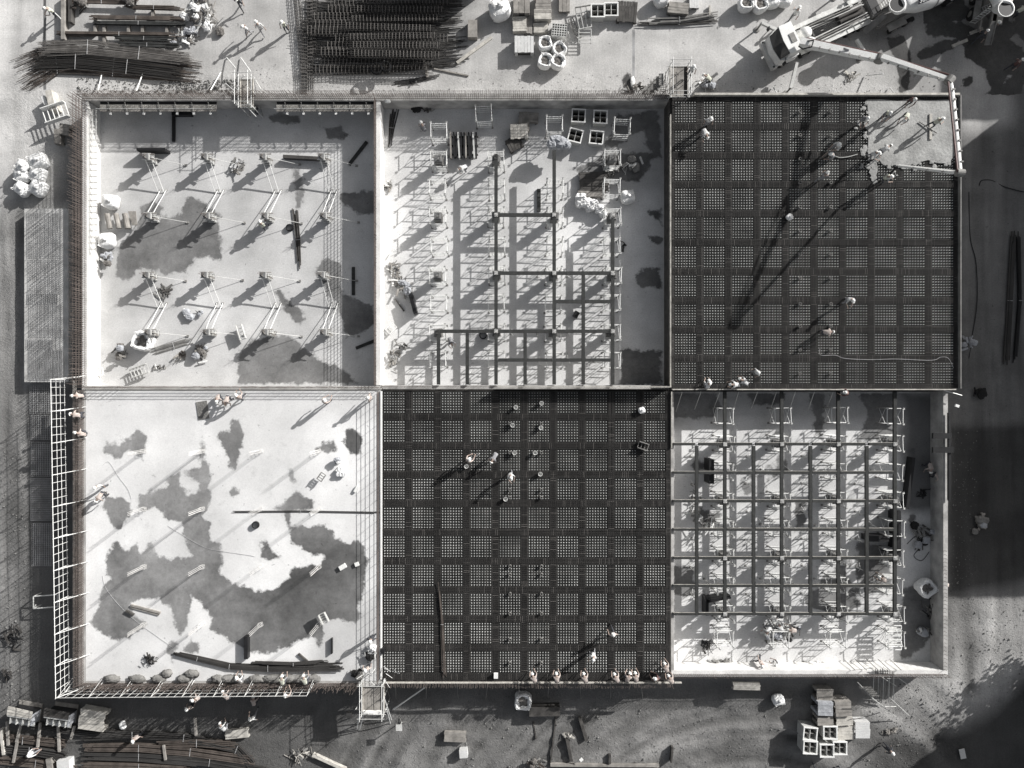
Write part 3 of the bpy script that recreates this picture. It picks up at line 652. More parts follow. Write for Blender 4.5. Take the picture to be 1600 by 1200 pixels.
# single adjustable props under the secondary beams
pp = thing('steel_prop','x','prop'); part('prop_tube', MB().tube((0,0,.02),(0,0,1.15),.032,6), M['galv'], pp); part('inner_tube', MB().tube((0,0,1.1),(0,0,1.76),.022,6), M['galvd'], pp)
tp = MB(); [tp.tube((0,0,.75),(.42*math.cos(k*2.09+.4),.42*math.sin(k*2.09+.4),.02),.016,4) for k in range(3)]; part('tripod', tp, M['white'], pp); part('head_plate', MB().box((0,0,1.77),(.2,.14,.02)), M['white'], pp); part('base_plate', MB().box((0,0,.012),(.16,.16,.02)), M['galvd'], pp); PF=[False]
rr = random.Random(91)
for pit, Xs, Ys in (('right pit',(1089,1178,1267,1355),(716,761,805,850,894,938)),('right pit cross line',(1110,1155,1200,1244,1289,1333,1378),(738.5,827.5,915.5)),('middle pit',(730,820.5,911.5),(540,585)),('middle pit cross line',(797,842,888,933),(426.5,517.5,562.5))):
    for i,X in enumerate(Xs):
        for j,Y in enumerate(Ys):
            if rr.random() < .08: continue
            l = P(X+rr.uniform(-1.5,1.5),Y+rr.uniform(-1.5,1.5),1.9); l.z = .004; put(pp, PF, l, rr.uniform(0,3), 'steel prop with tripod, %s, %s from west, %s row' % (pit, ORD[i+1], ORD[j+1]), 'tripod props under the secondary beams')

er = thing('bar_fence','sparse row of upright bars with long lines along the east rim of the white deck','rebar',P(595,830,ZD)); starters(er, [(593,612,593,1060)], ZD, 1.1, .8, r=.010, longi=5, lz=(.25,1.05), seed=21)
nr = MB()
rr = random.Random(55)
for k in range(70):
    e = rr.random()
    if e < .5: q = P(1354+rr.gauss(0,7), rr.uniform(158,262), ZD+.05)
    else: q = P(rr.uniform(1360,1492), 258+rr.gauss(0,7), ZD+.05)
    s = rr.uniform(.05,.22); nr.blob(q, (s, s*rr.uniform(.5,1.2), .035), seed=k, nu=8, nv=4, amp=.3)
solo('concrete_splatter', nr, M['fresh'], 'splashes of wet concrete scattered over the bars at the edge of the pour', 'splatter', kind='stuff')

a_, b_ = P(778,604.5,ZD), P(1045,604.5,ZD); solo('upstand_board', MB().box2(a_.x,b_.x,a_.y-.03,a_.y+.03,ZD-.3,ZD+.95), M['wood'], 'tall pale upstand board along the north rim of the lower rebar deck', 'board')
# ================================================================== buildings and trees just outside the frame that throw the big shadows
def block(px0,py0,px1,py1,h,label,floors=4):
    a,b = P(px0,py1,ZG),P(px1,py0,ZG); t = thing('building',label,'building',((a.x+b.x)/2,(a.y+b.y)/2,ZG),0)
    part('wall', MB().box2(a.x,b.x,a.y,b.y,ZG,ZG+h), M['off'], t, True)
    part('roof', MB().box2(a.x-.2,b.x+.2,a.y-.2,b.y+.2,ZG+h,ZG+h+.3), M['walltop'], t, True)
    for f in range(floors):
        z = ZG+h*(f+.5)/floors
        for k in range(8):
            y = a.y+(b.y-a.y)*(k+.5)/8; part('window', MB().box((a.x-.02,y,z),(.08,1.2,1.2)), M['glass'], t, True)
    return t
block(1815,-3,2150,640,11.5,'plain rendered building beyond the east edge of the site',4)
block(1858,-420,2150,-104,11.5,'second plain rendered building beyond the north-east corner',4)
block(1800,915,2100,1500,12.0,'unseen rendered building added for shade beyond the south-east corner',3)  # unseen mass, placed and sized to throw the south-east shade
cont = thing('shade_container','unseen grey container added to shade the rebar cages at the north edge','container',P(708,-40,ZG),R(0))  # unseen box, placed and heightened to cast shade over the rebar cages
part('container_body', MB().box((0,0,1.85),(6,2.4,3.7)), M['galvd'], cont)
rbm = MB()
for k in range(20): rbm.box((-2.9+.3*k,-1.21,1.85),(.12,.05,3.5)); 
part('corrugation', rbm, M['galvd'], cont, kind='stuff')
def tree(px,py,h,r,seed,label):
    rr = random.Random(seed); p = P(px,py,ZG); t = thing('tree',label,'tree',p,0,'trees beyond the south-east corner')
    tr = MB(); tr.tube((0,0,0),(.1,.1,h*.55),.22,8,.13)
    for k in range(7):
        a = rr.uniform(0,6.28); tr.tube((.1,.1,h*(.35+.03*k)),(math.cos(a)*r*.7,math.sin(a)*r*.7,h*(.6+.05*k)),.09,6,.03)
    part('trunk', tr, M['bark'], t); cr = MB(); cl = [(rr.gauss(0,r*.42),rr.gauss(0,r*.42),h*.72+rr.gauss(0,h*.13),rr.uniform(.5,1.1)) for _ in range(26)]
    for x,y,z,s in cl:
        for _ in range(70):
            c = V(x+rr.gauss(0,s*.5),y+rr.gauss(0,s*.5),z+rr.gauss(0,s*.4)); d = V(rr.uniform(-1,1),rr.uniform(-1,1),rr.uniform(-1,1)).normalized(); e = d.orthogonal().normalized()*.10; f = d.cross(e)
            cr.add([c-e-f,c+e-f,c+e+f,c-e+f],((0,1,2,3),))
    part('crown', cr, M['leaf'], t, kind='stuff'); return t
tree(1690,985,6.5,1.8,1,'leafy tree nearest the frame beyond the south-east corner'); tree(1745,1010,7.5,2.3,2,'broader leafy tree just east of the nearest one')
tree(1700,1075,5,1.6,3,'small leafy tree south of the other two')
# ================================================================== people
def person_mesh(pose):
    J = {}; 
    if pose == 'stand':   pel=V(0,0,.95); ch=V(0,.03,1.35); nk=V(0,.04,1.50); hd=V(0,.07,1.64); hands=[V(-.30,.18,.88),V(.32,.12,.86)]; feet=[V(-.12,.0,.07),V(.13,.08,.07)]; kn=[V(-.11,.05,.5),V(.12,.10,.5)]; el=[V(-.31,.0,1.12),V(.32,-.02,1.12)]
    elif pose == 'walk':  pel=V(0,0,.92); ch=V(0,.08,1.32); nk=V(0,.11,1.46); hd=V(0,.17,1.60); hands=[V(-.28,.38,1.0),V(.30,-.20,.85)]; feet=[V(-.10,-.35,.10),V(.10,.38,.07)]; kn=[V(-.10,-.02,.48),V(.10,.28,.50)]; el=[V(-.30,.10,1.08),V(.30,-.10,1.08)]
    elif pose == 'bend':  pel=V(0,-.15,.88); ch=V(0,.25,1.02); nk=V(0,.40,1.06); hd=V(0,.53,1.04); hands=[V(-.16,.55,.42),V(.20,.62,.40)]; feet=[V(-.17,-.05,.07),V(.17,.05,.07)]; kn=[V(-.16,.10,.47),V(.17,.16,.47)]; el=[V(-.28,.38,.72),V(.30,.40,.72)]
    elif pose == 'squat': pel=V(0,-.18,.36); ch=V(0,.08,.70); nk=V(0,.17,.83); hd=V(0,.27,.93); hands=[V(-.14,.52,.28),V(.16,.55,.25)]; feet=[V(-.17,.05,.07),V(.17,.02,.07)]; kn=[V(-.24,.28,.50),V(.24,.28,.48)]; el=[V(-.28,.28,.52),V(.30,.28,.50)]
    else:                 pel=V(0,0,.94); ch=V(0,.10,1.33); nk=V(0,.14,1.47); hd=V(0,.22,1.60); hands=[V(-.10,.58,1.02),V(.16,.66,.92)]; feet=[V(-.16,-.15,.07),V(.15,.22,.07)]; kn=[V(-.14,.02,.5),V(.14,.22,.5)]; el=[V(-.27,.30,1.08),V(.28,.32,1.04)]
    vs=[]; es=[]; rad=[]; lab=[]
    def nv(p,r,par=None,l='shirt'):
        vs.append(p); rad.append(r if isinstance(r,tuple) else (r,r)); lab.append(l)
        if par is not None: es.append((par,len(vs)-1))
        return len(vs)-1
    ipel=nv(pel,(.15,.12),None,'trousers'); iw=nv(pel.lerp(ch,.45),(.14,.11),ipel); ich=nv(ch,(.16,.12),iw); ink=nv(nk,.065,ich,'skin')
    ihd=nv(hd,(.085,.10),ink,'skin'); up=(hd-nk).normalized(); nv(hd+up*.10,.075,ihd,'skin')
    fw=V(0,1,0) if pose!='bend' else V(0,.5,-.85).normalized(); nv(hd+fw*.115-up*.01,.016,ihd,'skin')
    sd=V(1,0,0)
    for s,i in ((-1,0),(1,1)):
        sh=nv(ch+sd*s*.20+(nk-ch)*.35,.062,ich); e=nv(el[i],.045,sh); w=nv(el[i].lerp(hands[i],.86),.030,e,'skin'); h=nv(hands[i]+ (hands[i]-el[i]).normalized()*.03,(.042,.020),w,'skin')
        d=(hands[i]-el[i]).normalized(); sx=d.cross(V(0,1,0) if abs(d.y)<.8 else V(0,0,1)).normalized(); cu=d.cross(sx)
        for k,(o,L) in enumerate(((-.032,.070),(-.011,.080),(.011,.075),(.031,.060))):
            a=nv(vs[h]+d*.045+sx*o,.0095,h,'skin'); b=nv(vs[h]+d*(.045+L*.5)+sx*o*1.15+cu*.010,.0088,a,'skin'); nv(vs[h]+d*(.04+L*.85)+sx*o*1.2+cu*.035,.0075,b,'skin')
        a=nv(vs[h]+sx*.045*s+d*.01,.011,h,'skin'); nv(vs[h]+sx*.07*s+d*.05+cu*.02,.009,a,'skin')
        hip=nv(pel+sd*s*.10-V(0,0,.06),.098,ipel,'trousers'); k_=nv(kn[i],.065,hip,'trousers'); f=nv(feet[i]+V(0,0,.04),.045,k_,'trousers'); nv(feet[i]+V(0,.15,-.02),(.042,.035),f,'boot')
    me=bpy.data.meshes.new('person_body'); me.from_pydata([tuple(v) for v in vs],es,[]); o=bpy.data.objects.new('tmp',me); col.objects.link(o)
    o.modifiers.new('skin','SKIN'); sb=o.modifiers.new('sub','SUBSURF'); sb.levels=1; sb.render_levels=1
    for i,(a,b) in enumerate(rad): me.skin_vertices[0].data[i].radius=(a,b)
    me.skin_vertices[0].data[0].use_root=True
    dg=bpy.context.evaluated_depsgraph_get(); dg.update(); res=bpy.data.meshes.new_from_object(o.evaluated_get(dg)); bpy.data.objects.remove(o)
    segs=[(vs[a],vs[b],lab[b]) for a,b in es]; kinds=[]
    for p in res.polygons:
        c=p.center; best=None; bd=9
        for a,b,l in segs:
            ab=b-a; t=max(0,min(1,(c-a).dot(ab)/max(1e-6,ab.length_squared))); dd=(c-a-ab*t).length
            if dd<bd: bd=dd; best=l
        kinds.append(best)
    # torso shell for the vest
    a0,b0=pel.lerp(ch,.05),nk; vv={}; vf=[]; vl=[]
    for p in res.polygons:
        c=p.center; ab=b0-a0; t=(c-a0).dot(ab)/ab.length_squared
        if kinds[p.index]=='shirt' and 0<t<1.0 and abs(c.x)<.2:
            f=[]
            for vi in p.vertices:
                if vi not in vv: vv[vi]=len(vl); v=res.vertices[vi]; vl.append(v.co+v.normal*.014)
                f.append(vv[vi])
            vf.append(f)
    hm=MB(); hc=hd+up*.045; prof=[(.150,-.02),(.150,-.005),(.122,.0),(.120,.04),(.100,.085),(.060,.115),(.0,.122)]
    hm.lathe(prof,14,hc,up); hm.box(hc+fw*.14,(.16,.10,.012))
    return res,kinds,vl,vf,hm,hands
IDX={'skin':0,'shirt':1,'trousers':2,'boot':3}
PM={p:person_mesh(p) for p in ('stand','walk','bend','squat','reach')}
OUT={'tan':('tan','navy','tan'),'white':('panelw','grey','panelw'),'dark':('navy','navy',None),'vest':('grey','navy','vest'),'grey':('grey','grey',None),'rust':('red','navy',None)}
PC={}
def person(px,py,z,pose,deg,outfit,label,group=None,helmet=True):
    k=(pose,outfit,helmet); l=P(px,py,z)
    if k not in PC:
        res,kinds,vl,vf,hm,hands=PM[pose]; sh,tr,ve=OUT[outfit]; me=res.copy(); me.materials.clear()
        for m in (M['skin'],M[sh],M[tr],M['rubber']): me.materials.append(m)
        me.polygons.foreach_set('material_index',[IDX[q] for q in kinds]); me.polygons.foreach_set('use_smooth',[True]*len(kinds)); me.name='person_body'
        o=link('person',me); o.location=l; o.rotation_euler=(0,0,R(deg)); tag(o,label,'person',group)
        if ve:
            vm=bpy.data.meshes.new('vest'); vm.from_pydata([tuple(v) for v in vl],[],vf); vm.materials.append(M[ve]); v=link('vest',vm,o); KIDS.setdefault(o.name,[]).append(v)
        if helmet: part('helmet',hm,M['helmet'],o,smooth=False)
        PC[k]=o; return o
    return dup(PC[k],l,R(deg),label,group)
DW='workers on the white deck'; DL='workers along the lower rebar deck'; DR='workers round the concrete pour'
W=[ # px,py,z,pose,heading,outfit,label
 (94,27,ZG,'reach',120,'vest','person holding a long white pole in the bare north-west yard',None),
 (380,12,ZG,'walk',200,'dark','person in dark clothes walking east of the scrap pile in the north yard',None),
 (392,54,ZG,'walk',150,'white','person in white walking beside the scaffold stair, westernmost of three','workers walking in the north yard'),
 (413,53,ZG,'walk',30,'white','person in white striding in the north yard, middle of three','workers walking in the north yard'),
 (450,49,ZG,'stand',180,'vest','person standing left of the upright rebar bundles in the north yard','workers walking in the north yard'),
 (404,176,ZF,'bend',80,'vest','person in a pale vest bending at the foot of the north-west stair',None),
 (418,358,ZF,'reach',10,'vest','person beside the third braced column form in the upper left pit',None),
 (663,203,ZF,'squat',30,'grey','person squatting alone in the shade of the north wall, middle pit',None),
 (727,266,ZF,'bend',120,'white','person in white stooping south of the stacked dark beams, middle pit',None),
 (705,532,ZF,'bend',200,'grey','person stooping by the planks in the south-west corner of the middle pit',None),
 (345,621,ZD,'squat',190,'tan','person in tan crouching at the north edge of the white deck, westernmost of a trio',DW),
 (362,622,ZD,'bend',170,'tan','person in tan bending at the north edge of the white deck, middle of a trio',DW),
 (383,622,ZD,'reach',20,'tan','person in tan at the north edge of the white deck, right of the trio',DW),
 (513,629,ZD,'reach',-30,'tan','person in tan standing alone with a tool on the white deck near its north edge',DW),
 (583,621,ZD,'stand',90,'tan','person in tan standing in the north-east corner of the white deck',DW),
 (131,618,ZD,'squat',90,'tan','person in tan at the top of the west edge of the white deck',DW),
 (134,648,ZD,'bend',80,'tan','person in tan bending at the west edge of the white deck, second from the north',DW),
 (135,677,ZD,'squat',70,'tan','person in tan crouching at the west edge of the white deck, third from the north',DW),
 (167,756,ZD,'stand',190,'white','person in white standing over a colleague on the west part of the white deck',DW),
 (168,770,ZD,'bend',150,'tan','person in tan bending on the west part of the white deck',DW),
 (585,989,ZD,'stand',180,'dark','person in dark clothes at the east rim of the white deck',DW),
 (578,1036,ZD,'stand',20,'tan','person in tan near the south-east corner of the white deck',DW),
 (447,1060,ZD,'bend',0,'vest','person in a pale vest bending behind the grey sacks, south rim of the white deck',DW),
 (482,1059,ZD,'bend',10,'vest','person in a pale vest bending at the eastern end of the grey sacks',DW),
 (378,1058,ZD,'squat',10,'white','person in white crouching between the grey sacks at the south rim',DW),
 (732,718,ZD,'reach',-40,'tan','person in tan holding a pole beside a bucket on the lower rebar deck',DL),
 (774,710,ZD,'bend',150,'grey','person in grey-blue bending among the mats of the lower rebar deck',DL),
 (797,738,ZD,'reach',200,'white','person in pale clothes with a wide stance in the middle of the lower rebar deck',DL),
 (955,984,ZD,'walk',20,'tan','person in tan walking on the southern part of the lower rebar deck',DL),
 (925,1014,ZD,'reach',160,'white','person in white reaching forward on the southern part of the lower rebar deck',DL),
 (835,1056,ZD,'bend',20,'tan','person in tan at the south rim of the lower rebar deck, first from the west',DL),
 (869,1056,ZD,'bend',5,'tan','person in tan at the south rim of the lower rebar deck, second from the west',DL),
 (913,1056,ZD,'bend',15,'tan','person in tan at the south rim of the lower rebar deck, third from the west',DL),
 (962,1056,ZD,'bend',25,'tan','person in tan at the south rim of the lower rebar deck, fourth from the west',DL),
 (977,1055,ZD,'bend',-20,'tan','person in tan at the south rim of the lower rebar deck, fifth from the west',DL),
 (991,1055,ZD,'bend',10,'tan','person in tan at the south rim of the lower rebar deck, sixth from the west',DL),
 (1025,1056,ZD,'squat',60,'rust','person in dark red crouching at the south rim of the lower rebar deck',DL),
 (1038,1040,ZD,'bend',20,'tan','person in tan in the south-east corner of the lower rebar deck',DL),
 (1046,1058,ZD,'bend',30,'tan','person in tan leaning over the south-east corner edge of the lower rebar deck',DL),
 (1102,196,ZD,'stand',180,'white','person in white on the west side of the right rebar deck, northern of a pair',DR),
 (1096,211,ZD,'bend',200,'white','person in white on the west side of the right rebar deck, southern of a pair',DR),
 (1341,192,ZD,'reach',170,'grey','person in grey at the western edge of the fresh concrete',DR),
 (1376,184,ZD,'reach',160,'vest','person in a pale vest standing in the fresh concrete, westernmost',DR),
 (1414,164,ZD,'reach',150,'rust','person in dark red guiding the pour below the north rim',DR),
 (1408,186,ZD,'bend',150,'vest','person in a pale vest in the middle of the fresh concrete',DR),
 (1449,199,ZD,'reach',-70,'vest','person in a pale vest levelling the fresh concrete with a long board',DR),
 (1301,234,ZD,'reach',120,'white','person in white standing among the void formers, right deck',DR),
 (1296,246,ZD,'squat',100,'grey','person in grey squatting just below the standing white figure, right deck',DR),
 (1353,247,ZD,'reach',-120,'white','person in white at the south-west corner of the fresh concrete',DR),
 (1371,240,ZD,'bend',-60,'white','person in white on the south edge of the fresh concrete',DR),
 (1371,284,ZD,'reach',-100,'vest','person in a pale vest at the tip of the spilled concrete tongue',DR),
 (1276,284,ZD,'reach',-30,'grey','person in grey standing on the bars left of the spilled concrete',DR),
 (1317,469,ZD,'reach',190,'white','person in white alone in the middle of the right rebar deck',DR),
 (1281,520,ZD,'bend',-90,'tan','person in tan with white helmet on the southern right rebar deck',DR),
 (1175,582,ZD,'stand',120,'white','person in white near the south rim of the right rebar deck',DR),
 (1160,598,ZD,'bend',60,'white','person in white bending at the south rim of the right rebar deck, middle of three',DR),
 (1147,601,ZD,'bend',90,'white','person in white bending at the south rim of the right rebar deck, left of three',DR),
 (1103,602,ZD,'squat',0,'white','person in white squatting at the south-west corner of the right rebar deck',DR),
 (1076,117,ZD+.1,'stand',170,'white','person in white standing on the north access platform',None),
 (1104,131,ZG,'bend',60,'vest','person in a pale vest by the debris right of the north access platform',None),
 (1235,31,ZG,'walk',-30,'white','person with a white helmet north of the pump truck',None),
 (1318,8,ZG,'stand',200,'white','person with a white helmet behind the pump truck near the north frame edge',None),
 (1521,66,ZG,'walk',-30,'dark','person in dark clothes and white helmet walking right of the pump boom',None),
 (1541,52,ZG,'stand',40,'dark','person in dark clothes and white helmet below the second mixer chute',None),
 (1580,26,ZG,'bend',-60,'vest','person in a pale green vest beside the second mixer',None),
 (1573,109,ZG,'walk',-60,'rust','person in a dark red top walking in the north-east corner',None),
 (1318,614,ZF+1.9,'squat',80,'rust','person in dark red crouching on the beam by the north wall of the right pit',None),
 (1443,724,ZF,'bend',180,'tan','person in tan in the shaded east strip of the right pit, northern of two',None),
 (1453,740,ZF,'bend',220,'tan','person in tan in the shaded east strip of the right pit, southern of two',None),
 (1374,902,ZF,'bend',60,'tan','person in tan below the south-east corner of the beam grid',None),
 (1196,975,ZF,'bend',150,'white','person in white in the busy group below the beam grid, westernmost',None),
 (1214,977,ZF,'bend',30,'white','person in white in the busy group below the beam grid, middle',None),
 (1235,979,ZF,'bend',80,'tan','person in tan in the busy group below the beam grid, easternmost',None),
 (1182,1026,ZF,'walk',150,'tan','person in tan beside the sunlit south wall of the right pit',None),
 (1211,1035,ZF,'squat',60,'white','person in white squatting by rubble at the south wall of the right pit',None),
 (1469,909,ZF,'bend',80,'tan','person in tan at the east wall of the right pit, northern of two',None),
 (1461,937,ZF,'bend',-20,'tan','person in tan at the east wall of the right pit, holding a black board',None),
 (320,1081,ZD,'reach',80,'tan','person in tan standing on the south walkway, left of two',None),
 (362,1082,ZD,'bend',30,'tan','person in tan standing on the south walkway, right of two',None),
 (306,1096,ZG,'stand',10,'tan','person in tan in the shade below the south walkway',None),
 (457,1078,ZD,'reach',10,'tan','person in tan leaning on the east end of the south guardrail',None),
 (403,1092,ZG,'bend',0,'tan','person in tan in the shade south of the deck, upper of two',None),
 (402,1113,ZG,'walk',0,'white','person in pale clothes at the edge of the shade south of the deck',None),
 (224,1141,ZG,'stand',190,'tan','person in tan beside the pale timber stack in the south-west yard',None),
 (62,1167,ZG,'reach',-60,'white','person in white among the timber bearers in the south-west corner',None),
 (357,1131,ZG,'bend',30,'white','person in pale clothes north of the sheet pile in the south yard',None),
 (1377,1160,ZG,'stand',230,'dark','person in black with white helmet east of the crate stacks',None),
 (1268,1196,ZG,'walk',200,'tan','person in tan at the bottom frame edge below the crates, left of two',None),
 (1306,1196,ZG,'bend',180,'tan','person in tan at the bottom frame edge below the crates, right of two',None),
]
for w in W: person(*w[:6], w[6], w[7])
# tools they hold or that stand by them
def stick(px0,py0,z0,px1,py1,z1,r,m,name,label,cat):
    mb = MB().tube(P(px0,py0,z0),P(px1,py1,z1),r,6); return solo(name, mb, M[m], label, cat)
stick(79,14,.05,95,29,1.0,.05,'white','pole','long white pole held by the person in the north-west yard','pole')
stick(735,719,ZD+.5,749,709,ZD+.9,.03,'white','pole','short white pole held over the lower rebar deck','pole')
stick(1436,190,ZD+.15,1464,208,ZD+.2,.04,'galvd','rake','levelling board handle in the fresh concrete','rake')
stick(440,100,.2,380,160,.2,.0,'galv','x','x','x') if False else None
solo('screed_board', MB().beam(P(1454,178,ZD+.12),P(1454,218,ZD+.12),.2,.1), M['wood'], 'long pale levelling board lying on the fresh concrete', 'board')
solo('board', MB().beam(P(1464,917,.9),P(1477,958,.9),.16,.10), M['black'], 'black board with a white edge carried at the east wall of the right pit', 'board')
# buckets
bk = thing('bucket','x','bucket'); b=MB(); b.lathe([(.13,0),(.17,.33),(.155,.33),(.12,.03),(0,.03)],14); part('bucket_body',b,M['white'],bk); hb=MB()
for k in range(8): a0,a1=math.pi*k/8,math.pi*(k+1)/8; hb.tube((.17*math.cos(a0),.02,.33+.17*math.sin(a0)*.4),(.17*math.cos(a1),.02,.33+.17*math.sin(a1)*.4),.008,4)
part('bucket_handle',hb,M['galv'],bk); BF=[False]
for x,y,lb in ((729,728,'white bucket beside the person with the pole, lower deck'),(804,707,'white bucket next to the north pair of sleeves, lower deck'),(836,707,'white bucket in the second bay from the east sleeves, lower deck'),(844,740,'white bucket below the east sleeve line, lower deck'),(790,779,'white bucket beside the west sleeve line, lower deck'),(806,636,'small white pail near the north rim of the lower deck'),(846,630,'white bucket at the north end of the east sleeve line, lower deck'),(801,664,'white bucket touching the west sleeve line, second bay, lower deck'),(845,668,'white bucket between two east sleeves, lower deck')):
    put(bk,BF,P(x,y,ZD+.03),R(random.uniform(0,180)),lb,'buckets on the lower rebar deck')
# ================================================================== bags, crates, stacks
def bag_proto(kind):
    t = thing('bulk_bag','x','bag'); b = MB()
    if kind == 'closed': b.blob((0,0,.46),(.56,.56,.46),seed=3,nu=18,nv=10,amp=.10,sq=.6,zmin=0); b.blob((.05,0,.95),(.16,.14,.12),seed=5,amp=.3)
    else:
        rr = random.Random(4); n = 22; prof = [(.46,0),(.56,.2),(.58,.5),(.54,.82),(.47,.92),(.38,.86),(.34,.70)]; vs=[]
        for r,z in prof:
            for k in range(n): u=2*math.pi*k/n; w=1+.06*math.sin(3*u+z*4)+rr.uniform(-.04,.04); cu=math.copysign(abs(math.cos(u))**.7,math.cos(u)); su=math.copysign(abs(math.sin(u))**.7,math.sin(u)); vs.append((r*w*cu,r*w*su,z+rr.uniform(-.03,.03)))
        b.add(vs,[(j*n+k,j*n+(k+1)%n,(j+1)*n+(k+1)%n,(j+1)*n+k) for j in range(6) for k in range(n)]+[tuple(range(n-1,-1,-1)),tuple(range(6*n,7*n))])
    part('bag_body', b, M['bag'], t, smooth=(kind=='closed'))
    if kind != 'closed': c = MB(); c.blob((0,0,.66),(.34,.34,.10),seed=8,nu=12,nv=6,amp=.5); part('contents', c, M['rubble'], t)
    for sx,sy in ((-1,-1),(-1,1),(1,-1),(1,1)):
        l = MB(); pts=[V(sx*.42,sy*.30,.85),V(sx*.45,sy*.36,1.0),V(sx*.40,sy*.42,1.0),V(sx*.34,sy*.44,.85)]; l.path(pts,.022,5); part('lifting_loop', l, M['bag'], t)
    return t
bc, bo = bag_proto('closed'), bag_proto('open'); F1=[False]; F2=[False]
BAGS=[(42,262,.9,0,'grey sagging bag behind the white ones at the west fence',0),(68,256,1.25,ZG,'large white bag topmost of the cluster west of the upper left pit',0),(42,276,1.1,ZG,'white bag left of the middle in the cluster west of the upper left pit',0),(66,276,1.1,ZG,'white bag right of the middle in the cluster west of the upper left pit',0),(42,298,1.1,ZG,'white bag bottom left in the cluster west of the upper left pit',0),(67,297,1.15,ZG,'white bag bottom right in the cluster west of the upper left pit',0),
 (179,318,1.1,ZF,'round white bag north of the timber rolls in the upper left pit',0),(173,378,1.15,ZF,'white bag above the rubble tub in the upper left pit',0),(230,534,1.35,ZF,'open white bag full of scrap in the south-west of the upper left pit',1),
 (781,22,1.5,ZG,'big crumpled white bag alone at the north frame edge',0),(851,73,1.0,ZG,'open white bag, top left of four in the north yard',1),(873,82,1.0,ZG,'open white bag with scraps, top right of four in the north yard',1),(851,100,1.0,ZG,'open white bag with dark contents, bottom left of four in the north yard',1),(871,101,1.05,ZG,'open white bag with a small opening, bottom right of four in the north yard',1),
 (1031,4,1.05,ZG,'white bag above the pipe pile in the north yard',0),(1162,12,1.1,ZG,'open white bag, westernmost of the row by the north frame edge',1),(1184,13,1.05,ZG,'open white bag with rubble, second in the row by the north frame edge',1),(1203,6,1.0,ZG,'white bag third in the row by the north frame edge',0),(1223,4,1.0,ZG,'white bag easternmost in the row by the north frame edge',0),
 (979,310,1.0,ZF,'white bag standing alone east of the white debris heap, middle pit',0),(817,1090,1.2,ZG,'round pale bag in the shade south of the lower rebar deck',1),(1440,915,1.25,ZF,'large round white bag on the shaded floor at the east of the right pit',1),(1213,1090,.85,ZG,'small round grey bag in the south yard left of the sheet stack',0),(1002,641,.45,ZD+.03,'small white sack on the lower rebar deck near its north-east corner',0),(1232,340,.42,ZD+.03,'small white sack on the right rebar deck',0),(583,1011,.55,ZD,'small pale sack at the east rim of the white deck',0)]
for x,y,s,z,lb,op in BAGS:
    l = P(x,y,z if z!=0 else ZF); l.z = z+.003; o = put(bo if op else bc, F2 if op else F1, l, R(random.uniform(-40,40)), lb, 'white bulk bags'); o.scale=(s,s*random.uniform(.9,1.05),s*.9)
def crate_proto():
    t = thing('stillage_crate','x','crate'); W_,D_,H_=1.05,.95,.85
    for c,d in (((0,D_/2,H_/2),(W_,.04,H_)),((0,-D_/2,H_/2),(W_,.04,H_)),((W_/2-.02,0,H_/2),(.04,D_-.04,H_)),((-W_/2+.02,0,H_/2),(.04,D_-.04,H_))): part('side_panel', MB().box(c,d), M['galv'], t)
    part('floor_panel', MB().box((0,0,.03),(W_-.08,D_-.04,.04)), M['black'], t)
    part('divider', MB().box((0,0,H_/2+.03),(.04,D_-.06,H_-.08)), M['galv'], t); part('divider', MB().box((0,0,H_/2+.02),(W_-.1,.04,H_-.12)), M['galvd'], t)
    for s in (-1,1): part('rim_rail', MB().box((0,s*(D_/2+.03),H_+.02),(W_+.12,.09,.06)), M['white'], t); part('rim_rail', MB().box((s*(W_/2),0,H_+.015),(.09,D_-.04,.05)), M['white'], t)
    return t
cr = crate_proto(); CF=[False]
CR=[(934,17,ZG,0,1,'crate with four compartments, left of the pair at the north frame edge'),(955,15,ZG,0,1,'crate with four compartments, right of the pair at the north frame edge'),(904,181,ZF,-3,1,'four-compartment crate, top left of four in the middle pit'),(938,183,ZF,-2,1,'four-compartment crate, top right of four in the middle pit'),(899,212,ZF,-14,1,'four-compartment crate, tilted bottom left of four in the middle pit'),(932,215,ZF,-6,1,'four-compartment crate, bottom right of four in the middle pit'),
 (1262,1142,ZG,-5,1.0,'four-compartment crate, top of the left column in the south-east stack group'),(1262,1163,ZG,-3,1.0,'four-compartment crate, bottom of the left column in the south-east stack group'),(1293,1140,ZG,0,1.0,'four-compartment crate in the middle, below the wrapped pallets'),(1288,1168,ZG,0,1.0,'four-compartment crate in the bottom row, left of the last one'),(1308,1164,ZG,0,1.0,'four-compartment crate at the right end of the bottom row, south-east group')]
for x,y,z,dg,s,lb in CR:
    l=P(x,y,z+.8); l.z=z+.003; o=put(cr,CF,l,R(dg),lb,'four-compartment steel crates'); 
    if y>1000: o.scale=(1.0,.98,1.5)
